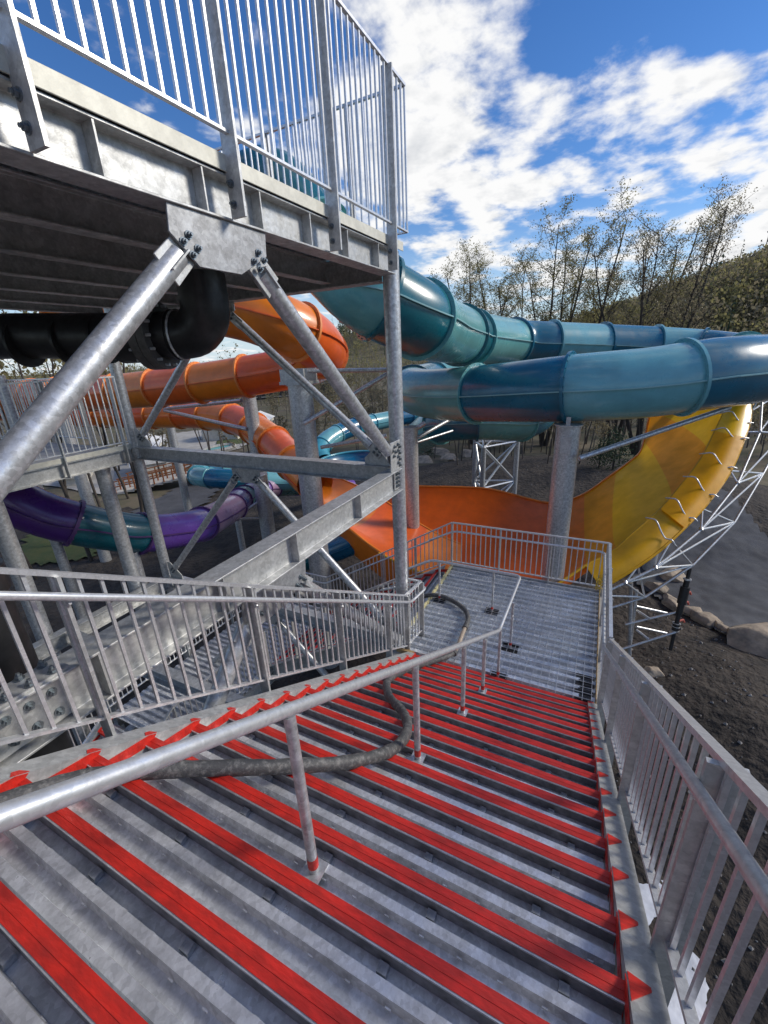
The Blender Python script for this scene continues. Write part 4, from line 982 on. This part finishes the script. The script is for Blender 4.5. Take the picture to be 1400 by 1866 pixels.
def inpoly(x, y, P):
    c = False; j = len(P)-1
    for i in range(len(P)):
        if (P[i][1] > y) != (P[j][1] > y) and x < (P[j][0]-P[i][0])*(y-P[i][1])/(P[j][1]-P[i][1])+P[i][0]: c = not c
        j = i
    return c
def sheet_on_ground(name, poly, m, dz, step):
    """ragged sheet that follows the terrain inside a polygon"""
    xs = [p[0] for p in poly]; ys = [p[1] for p in poly]; mb = MB(); idx = {}
    nx = int((max(xs)-min(xs))/step)+1; ny = int((max(ys)-min(ys))/step)+1
    def vid(i, j):
        if (i, j) not in idx:
            x = min(xs)+i*step; y = min(ys)+j*step; idx[(i, j)] = len(mb.v)
            jx = step*.45*mnoise.noise((x*1.7, y*1.7, 8)); jy = step*.45*mnoise.noise((x*1.7, y*1.7, 3))
            mb.v.append((x+jx, y+jy, hgt(x+jx, y+jy)+dz))
        return idx[(i, j)]
    for i in range(nx):
        for j in range(ny):
            if inpoly(min(xs)+(i+.5)*step, min(ys)+(j+.5)*step, poly): mb.f.append((vid(i, j), vid(i+1, j), vid(i+1, j+1), vid(i, j+1)))
    return struct(name, mb.mesh(name, True, True, None), m)
sheet_on_ground('path', [(19.19, -0.92, -5.50), (14.00, -1.99, -5.50), (12.58, -2.97, -5.50), (11.34, -4.12, -5.50), (10.64, -4.78, -5.50), (10.37, -5.88, -5.50), (12.16, -8.36, -5.50), (17.50, -8.85, -5.50), (18.68, -7.64, -5.50), (21.13, -7.12, -5.50), (23.81, -6.65, -5.50), (25.44, -5.82, -5.50), (24.70, -2.20, -5.50)], 'asphalt', .09, .15)
sheet_on_ground('pavement', [(14.70, 36.61, -5.50), (22.96, 37.96, -5.50), (35.12, 40.51, -5.50), (43.71, 41.17, -5.50), (48.41, 56.72, -5.50), (39.43, 61.81, -5.50), (24.68, 58.05, -5.50), (14.95, 49.15, -5.50)], 'paving', .12, .8)
sheet_on_ground('lawn', [(31.24, 42.67, -5.50), (37.40, 41.67, -5.50), (42.04, 44.88, -5.50), (37.87, 48.23, -5.50)], 'lawn', .16, .5)
sheet_on_ground('lawn', [(3.98, 28.36, -5.50), (6.94, 25.31, -5.50), (8.72, 27.11, -5.50), (8.22, 35.04, -5.50)], 'lawn', .10, .5)
sheet_on_ground('road', [(17.00, 32.03, -5.50), (25.57, 35.32, -5.50), (33.84, 37.52, -5.50), (34.38, 35.39, -5.50), (22.79, 30.27, -5.50), (15.39, 26.33, -5.50), (8.42, 24.51, -5.50), (10.23, 29.51, -5.50)], 'asphalt', .17, .5)

# ---------------------------------------------------------------- rocks
def rock_mesh(seed, sx, sy, sz, flat=.55):
    bm = bmesh.new(); bmesh.ops.create_icosphere(bm, subdivisions=4, radius=1); rnd = random.Random(seed)
    planes = [(Vector((rnd.uniform(-1,1), rnd.uniform(-1,1), rnd.uniform(-.4,1))).normalized(), rnd.uniform(.45,.8)) for _ in range(14)]
    for v in bm.verts:
        p = v.co.copy()
        for (nv, d) in planes:
            e = p.dot(nv)-d
            if e > 0: p -= nv*e*.98
        if p.z > flat: p.z = flat+(p.z-flat)*.15
        k = 1+.10*mnoise.noise(p*2.1+Vector((seed,0,0)))+.05*mnoise.noise(p*6+Vector((0,seed,0)))
        p *= k; v.co = Vector((p.x*sx, p.y*sy, p.z*sz))
    me = bpy.data.meshes.new('boulder'); bm.to_mesh(me); bm.free()
    me.polygons.foreach_set('use_smooth', [True]*len(me.polygons))
    try: me.set_sharp_from_angle(angle=R(32))
    except Exception: pass
    return me
rocks = [(0, (1.5,1.1,1.0), 'big tan flat topped boulder at the right edge of the picture'),
 (0, (1.05,.7,.4), 'long pale flat boulder where the truss meets the asphalt path'),
 (0, (.6,.55,.45), 'tan boulder just left of the path edge below the truss'),
 (0, (.85,.5,.4), 'mossy boulder behind the hanging black mast'),
 (0, (.55,.42,.35), 'grey boulder right of the black mast on the path edge'),
 (0, (.72,.5,.4), 'rounded grey boulder lower along the path edge'),
 (0, (.6,.36,.36), 'last striped grey boulder of the row along the path edge'),
 (0, (.35,.3,.2), 'small pale stone by the concrete footing'),
 (0, (2.2,1.0,.7), 'pale ledge rock behind the grey column under the teal bend'),
 (0, (2.4,1.0,.7), 'pale ledge rock left of the lattice tower'),
 (0, (2.0,1.0,.8), 'grey ledge rock close to the lattice tower legs'),
 (0, (3.0,1.2,.7), 'upper rock ledge on the dark bank behind the orange trough')]
for i, (p, s_, lab) in enumerate(rocks):
    gx = ((10.36, -5.20, -5.50), (15.27, -3.50, -5.50), (13.84, -2.79, -5.50), (12.85, -3.13, -5.50), (12.23, -3.78, -5.50), (11.77, -4.12, -5.50), (11.32, -4.48, -5.50), (7.46, -2.04, -5.50), (31.94, 14.82, -5.50), (31.81, 12.31, -5.50), (34.36, 11.03, -5.50), (37.44, 15.36, -5.50))[i]
    z = hgt(gx[0], gx[1]); o = obj('boulder', rock_mesh(i*3+1, *s_), 'rock', None, Vector((gx[0], gx[1], z+s_[2]*.15))); o.rotation_euler = (0, 0, (.5, .2, .9, .4, 1.2, .3, .6, 1, .9, .8, 1.1, .9)[i]); tag(o, lab, 'boulder', 'boulders around the slides')
# loose stones and clods
mb = MB()
for i in range(2000):
    near = i < 1400
    x = random.uniform(-3, 13) if near else random.uniform(8, 30); y = random.uniform(-10, -.6) if near else random.uniform(-12, 18)
    if near and inpoly(x, y, [(13.50, -1.96, -5.50), (10.87, -4.21, -5.50), (10.05, -5.80, -5.50), (12.16, -8.36, -5.50), (23.81, -6.65, -5.50)]): continue
    s_ = random.choice((.014, .018, .022, .03, .04, .06))*random.uniform(.7, 1.5); z = hgt(x, y)
    a = random.uniform(0, 6.28); c_, sn = math.cos(a), math.sin(a)
    pts = [(s_, 0, 0), (0, s_*.8, 0), (-s_*.9, 0, 0), (0, -s_*.8, 0), (0, 0, s_*.7), (s_*.2, 0, -s_*.4)]
    o_ = len(mb.v)
    mb.v += [(x+c_*p[0]-sn*p[1], y+sn*p[0]+c_*p[1], z+p[2]+.01) for p in pts]
    mb.f += [(o_+0, o_+1, o_+4), (o_+1, o_+2, o_+4), (o_+2, o_+3, o_+4), (o_+3, o_+0, o_+4), (o_+1, o_+0, o_+5), (o_+2, o_+1, o_+5), (o_+3, o_+2, o_+5), (o_+0, o_+3, o_+5)]
o = obj('loose_stones', mb.mesh('loose_stones', fix=False), 'gravel'); o['kind'] = 'stuff'; tag(o, 'loose pale stones scattered over the dark soil', 'stones')
mb = MB()
for i in range(900):
    a = random.uniform(0, 6.28); rr = math.sqrt(random.random())*1.6; x = -3.2+rr*math.cos(a)*1.3; y = 8.0+rr*math.sin(a)+2.6; z = hgt(x, y)+.6*max(0, 1-rr/1.6); s_ = random.uniform(.05, .11)
    o_ = len(mb.v); mb.v += [(x+s_, y, z), (x, y+s_, z), (x-s_, y, z), (x, y-s_, z), (x, y, z+s_)]; mb.f += [(o_, o_+1, o_+4), (o_+1, o_+2, o_+4), (o_+2, o_+3, o_+4), (o_+3, o_, o_+4)]
o = obj('gravel_heap', mb.mesh('gravel_heap', fix=False), 'gravel'); o['kind'] = 'stuff'; tag(o, 'small heap of grey crushed stone below the left guard', 'gravel')

# ---------------------------------------------------------------- trees
def leafq(mb, p, s_, rnd):
    d = Vector((rnd.gauss(0,1), rnd.gauss(0,1), rnd.gauss(0,.7))).normalized(); e = d.orthogonal().normalized(); f = d.cross(e)
    t = rnd.uniform(0, 6.28); e, f = e*math.cos(t)+f*math.sin(t), f*math.cos(t)-e*math.sin(t)
    o = len(mb.v); mb.v += [tuple(p-e*s_*.5), tuple(p+f*s_*.32), tuple(p+e*s_*.5), tuple(p-f*s_*.32)]; mb.f.append((o, o+1, o+2, o+3))
def limb(tb, p, d, L, r, rnd, up=.15, wob=.12, n=6, sides=6):
    P = [Vector(p)]; rs = [r]; d = Vector(d).normalized()
    for i in range(n):
        d = (d+Vector((rnd.gauss(0,wob), rnd.gauss(0,wob), rnd.gauss(0,wob*.6)+up*.5))).normalized(); P.append(P[-1]+d*(L/n)); rs.append(r*(1-.82*(i+1)/n))
    tb.path(P, rs, sides, cap=False); return P
def tree(seed, H, stems, nb, nt, nl, ls, spread, r0, low=.3, bf=(.34, .10)):
    rnd = random.Random(seed); tb = MB(); lb = MB()
    for s_ in range(stems):
        az = 6.28*s_/stems+rnd.uniform(-.4,.4); tilt = spread*(rnd.uniform(.45,1) if stems > 1 else .12)
        h = H*rnd.uniform(.82, 1)
        P = limb(tb, (.15*math.cos(az)*(stems > 1), .15*math.sin(az)*(stems > 1), -.3), (math.cos(az)*tilt, math.sin(az)*tilt, 1), h, r0*rnd.uniform(.7,1), rnd, .05, .05, 9, 7)
        for b in range(nb):
            t = low+(1-low)*(b+rnd.random())/nb; k = min(8, int(t*9)); q = P[k].lerp(P[k+1], t*9-k); a2 = rnd.uniform(0, 6.28)
            bl = H*(bf[0]*(1-t)+bf[1])*rnd.uniform(.7, 1.2); el = rnd.uniform(.5, 1.3)
            Q = limb(tb, q, (math.cos(a2), math.sin(a2), el), bl, r0*.30*(1-t*.65), rnd, .16, .14, 5, 4)
            for w in range(nt):
                tt = .3+.7*(w+rnd.random())/nt; k2 = min(4, int(tt*5)); q2 = Q[k2].lerp(Q[k2+1], min(1, tt*5-k2)); a3 = rnd.uniform(0, 6.28)
                T = limb(tb, q2, (math.cos(a3), math.sin(a3), rnd.uniform(.2,1.2)), bl*rnd.uniform(.25,.5), r0*.07, rnd, .12, .2, 3, 3)
                for l in range(nl):
                    p = T[rnd.randint(1, 3)]+Vector((rnd.gauss(0,1), rnd.gauss(0,1), rnd.gauss(0,1)))*(H*.009)
                    leafq(lb, p, ls*rnd.uniform(.6, 1.4), rnd)
    return tb.mesh('trunk', True, False), lb.mesh('crown', False, False)
TM = [tree(11, 16, 3, 18, 12, 15, .10, .20, .20, .34, (.08, .12)), tree(23, 16, 4, 17, 12, 15, .10, .28, .19, .34, (.10, .12)), tree(37, 17, 6, 16, 12, 14, .10, .30, .22, .34, (.08, .11))]
TH = [max(v.co.z for v in p[1].vertices) for p in TM]
def put_tree(name, pair, m, x, y, rz, sc, label, group=None, bark='bark', zs=1.0):
    t = thing(name, label, 'tree', (x, y, hgt(x, y)), group); t.rotation_euler = (0, 0, rz); t.scale = (sc, sc, sc*zs)
    tr = obj('trunk', pair[0], bark, t); cr = obj('crown', pair[1], m, t); return t
BIG = [(14.74, 50, 1, 21.5, 'tall budding tree above the left end of the far teal run'), (11.03, 50, 0, 21.5, 'slender budding tree right of the tall one at the teal run'),
       (5.86, 49, 1, 22, 'forked budding tree in the middle of the three tall clumps'), (2.66, 49, 0, 22, 'upright budding tree with many stems in the middle clump'),
       (-1.96, 47, 0, 21.3, 'narrow budding tree at the left of the largest clump'), (-4.57, 46, 2, 21.3, 'largest many stemmed budding tree leaning against the clouds')]
for i, (az, D, k, sc, lab) in enumerate(BIG):
    x, y = pol(D, az); put_tree('tall_tree', TM[k], 'leaf_brown' if k == 2 else 'leaf_olive', x, y, i*1.3, sc/TH[k], lab, 'tall budding trees')
WM = [tree(51, 12, 1, 16, 5, 10, .24, .1, .15, .35), tree(52, 10, 1, 14, 5, 11, .26, .1, .13, .3), tree(53, 13, 2, 11, 5, 10, .24, .16, .13, .4), tree(54, 9, 1, 15, 5, 12, .27, .1, .12, .22), tree(55, 14, 1, 12, 4, 3, .28, .1, .14, .5)]
rw = random.Random(5); nwood = 0
def wood(n, a0, a1, d0, d1, lab, group, pick, mats, smin=.8, smax=1.25):
    done = 0; tries = 0; pos = []
    while done < n and tries < 6000:
        tries += 1; az = rw.uniform(a0, a1); D = d0+(d1-d0)*rw.random()**1.2; x, y = pol(D, az)
        if any((x-p[0])**2+(y-p[1])**2 < 5 for p in pos): continue
        pos.append((x, y)); k = rw.choice(pick)
        put_tree('woodland_tree', WM[k], rw.choice(mats), x, y, rw.uniform(0, 6.28), rw.uniform(smin, smax), lab, group, rw.choice(('bark', 'bark_pale'))); done += 1
wood(75, -20, 3, 48, 80, 'thin budding woodland tree at the foot of the hill behind the slides', 'woodland trees below the hill', (0, 1, 2, 3, 4), ('leaf_olive', 'leaf_brown', 'leaf_brown'), .5, .8)
wood(75, 2, 21, 40, 80, 'low budding tree in the dark wood beyond the teal loop', 'woodland trees beyond the teal loop', (0, 1, 2, 3, 3, 4), ('leaf_olive', 'leaf_green', 'leaf_green', 'leaf_brown'), .40, .62)
wood(130, -13, 17, 33, 48, 'thin bare trunked tree in the gloom right behind the yellow wall', 'bare trees behind the yellow wall', (4, 4, 4, 1), ('leaf_brown', 'leaf_olive'), .40, .6)
wood(95, 20, 42, 45, 115, 'budding woodland tree in the valley between the orange and teal tubes', 'woodland trees in the middle', (0, 1, 2, 3, 4), ('leaf_olive', 'leaf_brown', 'leaf_green'), .42, .68)
wood(60, 42, 75, 62, 130, 'budding woodland tree far behind the orange runs on the left', 'woodland trees on the left', (0, 1, 2, 3), ('leaf_olive', 'leaf_brown', 'leaf_green'), .42, .7)
wood(9, 44, 60, 38, 55, 'small park tree standing between the pavements on the left', 'park trees on the left', (4, 2, 1), ('leaf_olive', 'leaf_green'), .7, .95)
wood(10, 57, 70, 26, 40, 'bare trunked tree on the grass below the raised side landing', 'trees below the side landing', (4,), ('leaf_olive',), .9, 1.1)
# far woods on the hills: one mass each
def far_wood(name, n, lab, m, hs, h0, h1, seed, cone=False, region=None):
    rnd = random.Random(seed); mb = MB()
    for i in range(n):
        c, s_, a = rnd.choice(hs); x = c[0]+rnd.gauss(0, s_*1.05); y = c[1]+rnd.gauss(0, s_*1.05)
        if region and i % 2: x, y = pol(rnd.uniform(*region[0]), rnd.uniform(*region[1]))
        d = math.hypot(x-CX0, y-CY0)
        if d < 95: continue
        z = hgt(x, y); H = rnd.uniform(h0, h1); W = H*(.22 if cone else .38)
        mb.path([(x, y, z-.5), (x+rnd.gauss(0,.2), y+rnd.gauss(0,.2), z+H*.8)], [H*.02, H*.008], 3, cap=False)
        for q in range(34 if not cone else 26):
            if cone:
                t = rnd.random()**.8; rr = W*(1-t)*rnd.uniform(.4, 1); a2 = rnd.uniform(0, 6.28); p = Vector((x+rr*math.cos(a2), y+rr*math.sin(a2), z+H*(.12+.88*t))); s2 = H*.11*(1.1-t*.7)
            else:
                v = Vector((rnd.gauss(0,1), rnd.gauss(0,1), rnd.gauss(0,1))).normalized()*rnd.uniform(.45, 1); p = Vector((x+v.x*W, y+v.y*W, z+H*.60+v.z*H*.36)); s2 = H*rnd.uniform(.06, .12)
            leafq(mb, p, s2, rnd)
    o = obj(name, mb.mesh(name, False, False), m); o['kind'] = 'stuff'; tag(o, lab, 'wood')
H0, H1, H2 = HILLS[0], HILLS[1], HILLS[3]
far_wood('far_wood', 3000, 'olive budding wood covering the hills behind the slides', 'leaf_olive', [H0, H0, H1, H2], 5, 9, 61, False, ((96, 200), (-30, 8)))
far_wood('bare_wood', 3000, 'brown leafless wood on the hillside at the right', 'leaf_brown', [H0, H0, H1, H2], 5, 9, 62, False, ((96, 200), (-30, 8)))
far_wood('pine_wood', 420, 'dark pines on the ridge of the hill between the tubes', 'leaf_pine', [(pol(310, 24.5), 26, 0), (pol(310, 24.5), 26, 0), H0], 9, 15, 63, True)
far_wood('left_wood', 1100, 'olive and brown wood far away on the left horizon', 'leaf_olive', [(pol(300, 52), 90, 0), (pol(260, 40), 70, 0)], 5, 8.5, 64)
# shrubs
rs_ = random.Random(9)
for i, (x, y, s_, lab) in enumerate([(27.22, -0.93, 1.3, 'dark evergreen shrub beneath the step of the yellow wall'), (27.59, -0.05, 0.9, 'smaller dark shrub left of the yellow wall'), (34.76, 15.6, 0.9, 'small dark pine by the rock ledge behind the column')]):
    lb = MB()
    for q in range(900):
        v = Vector((rs_.gauss(0,1), rs_.gauss(0,1), rs_.gauss(0,1))).normalized()*rs_.uniform(.3, 1)*s_; leafq(lb, Vector((v.x*(1-.3*v.z/s_), v.y*(1-.3*v.z/s_), v.z*1.3+s_*1.1)), s_*.12, rs_)
    t = thing('evergreen_shrub', lab, 'shrub', (x, y, hgt(x, y)), 'shrubs'); obj('crown', lb.mesh('crown', False, False), 'leaf_pine', t)
    tb = MB(); tb.tube((0,0,-.2), (0,0,s_*1.8), s_*.07, 6, s_*.02); obj('trunk', tb.mesh('trunk'), 'bark', t)

# ---------------------------------------------------------------- buildings of the park
def house(name, label, c, rz, w, d, h, roofm, dome=False, wallm='wall_pale', nwin=4):
    x, y = c[0], c[1]; t = thing(name, label, 'building', (x, y, hgt(x, y)), 'park buildings'); LOCAL.add(t.name); t.rotation_euler = (0, 0, rz)
    b = MB(); b.box((-w/2, -d/2, -.5), (w/2, d/2, h)); obj('wall', b.mesh('wall'), wallm, t)
    b = MB()
    if dome:
        rows = [[(w*.58*math.cos(a)*math.cos(e), d*.58*math.sin(a)*math.cos(e), h+.05+1.5*math.sin(e)) for a in [2*math.pi*k/24 for k in range(25)]] for e in [math.pi/2*k/6 for k in range(7)]]
        bb = loft(rows); obj('roof', bb.mesh('roof', True), roofm, t)
    else:
        b.add([(-w*.55,-d*.56,h+.02),(w*.55,-d*.56,h+.02),(w*.55,d*.56,h+.02),(-w*.55,d*.56,h+.02),(-w*.55,0,h+d*.25),(w*.55,0,h+d*.25)], [(0,1,5,4),(2,3,4,5),(0,4,3),(1,2,5),(0,3,2,1)]); obj('roof', b.mesh('roof'), roofm, t)
    for s_ in (-1, 1):
        for i in range(nwin):
            xx = -w/2+w*(i+.5)/nwin
            wm = MB(); wm.box((xx-.45, s_*(d/2+.0)-.03, h*.35), (xx+.45, s_*(d/2)+.03, h*.75)); wo_ = obj('window', wm.mesh('window'), 'window_glass', t)
            fm = MB()
            for (a0, a1, b0, b1) in ((-.52,-.45,h*.32,h*.78),(.45,.52,h*.32,h*.78),(-.45,.45,h*.75,h*.78),(-.45,.45,h*.32,h*.35)): fm.box((xx+a0, s_*d/2-.05, b0), (xx+a1, s_*d/2+.05, b1))
            obj('frame', fm.mesh('frame'), 'roof_white', wo_)
    return t
house('pavilion', 'white domed pavilion on the pavement behind the slim column', (39.19, 47.99, -5.50), .4, 5, 5, 1.6, 'roof_white', True)
house('kiosk', 'long white roofed kiosk by the trees at the left', (26.08, 47.37, -5.50), .8, 7, 3, 1.6, 'roof_white')
house('kiosk', 'small pale kiosk with white roof near the path bend', (21.35, 40.42, -5.50), 1.0, 4, 3, 1.3, 'roof_white')
house('kiosk', 'low white roofed hut beyond the lawn strip', (44.40, 47.00, -5.50), .5, 6, 4, 1.8, 'roof_white')
house('kiosk', 'pale low wall building behind the bare trunks at the left', (18.17, 46.63, -5.50), .9, 8, 2, .8, 'wall_pale', nwin=2)
hx, hy = pol(120, 38.5)
ht = thing('apartment_building', 'dark brown apartment block among trees behind the orange tube', 'building', (hx, hy, hgt(hx, hy))); LOCAL.add(ht.name); ht.rotation_euler = (0, 0, R(35))
b = MB(); b.box((-5, -11, -2), (5, 11, 8)); obj('wall', b.mesh('wall'), 'wall_dark', ht)
b = MB(); b.box((-5.6, -11.6, 8.01), (5.6, 11.6, 8.5)); obj('roof', b.mesh('roof'), 'wall_dark', ht)
for fl_ in range(3):
    for i in range(7):
        wm = MB(); yy = -9.5+i*3.1; wm.box((-5.06, yy-.8, .4+fl_*2.6), (-5.0, yy+.8, 2.0+fl_*2.6)); wo_ = obj('window', wm.mesh('window'), 'window_glass', ht)
        fm = MB(); fm.box((-5.5, yy-1.1, .1+fl_*2.6), (-5.01, yy+1.1, .25+fl_*2.6)); obj('sill', fm.mesh('sill'), 'wall_pale', wo_)
# bleacher steps with orange rails
bx_, by_ = (18.89, 33.85, -5.50)[:2]
bl = thing('walkway', 'pale timber stair walkway with orange railings beside the blue tube', 'walkway', (bx_, by_, hgt(bx_, by_))); LOCAL.add(bl.name); bl.rotation_euler = (0, 0, -.95)
for i in range(11):
    b = MB(); b.box((-4.4+i*.8, -1.5, .1+i*.13), (-3.6+i*.8, 1.5, .25+i*.13)); obj('step', b.mesh('step'), 'wall_pale', bl)
for yy in (-1.5, -.5, 1.5):
    for i in range(11):
        b = MB(); b.box((-4.3+i*.8, yy-.04, .2+i*.13), (-4.2+i*.8, yy+.04, 1.15+i*.13)); obj('post', b.mesh('post'), 'rail_orange', bl)
    for dz in (.7, 1.15):
        b = MB(); b.bar((-4.4, yy, dz+.02), (4.0, yy, dz+1.35), .06, .09); obj('railing', b.mesh('railing'), 'rail_orange', bl)
px_, py_ = (31.53, 41.57, -5.50)[:2]
pm_ = MB(); pm_.path([Vector((px_+2.2*math.cos(t), py_+1.4*math.sin(t), GZ+.35)) for t in [2*math.pi*i/28 for i in range(29)]], .25, 6, cap=False)
pr_ = thing('pool', 'small turquoise pool with pale rim among the park trees', 'pool', (px_, py_, GZ)); part('pool_rim', pm_, 'concrete', pr_)
pm_ = MB(); o_ = [(px_+2.2*math.cos(t), py_+1.4*math.sin(t), GZ+.3) for t in [2*math.pi*i/28 for i in range(28)]]; pm_.add(o_, [tuple(range(28))]); part('pool_water', pm_, 'pool_blue', pr_)
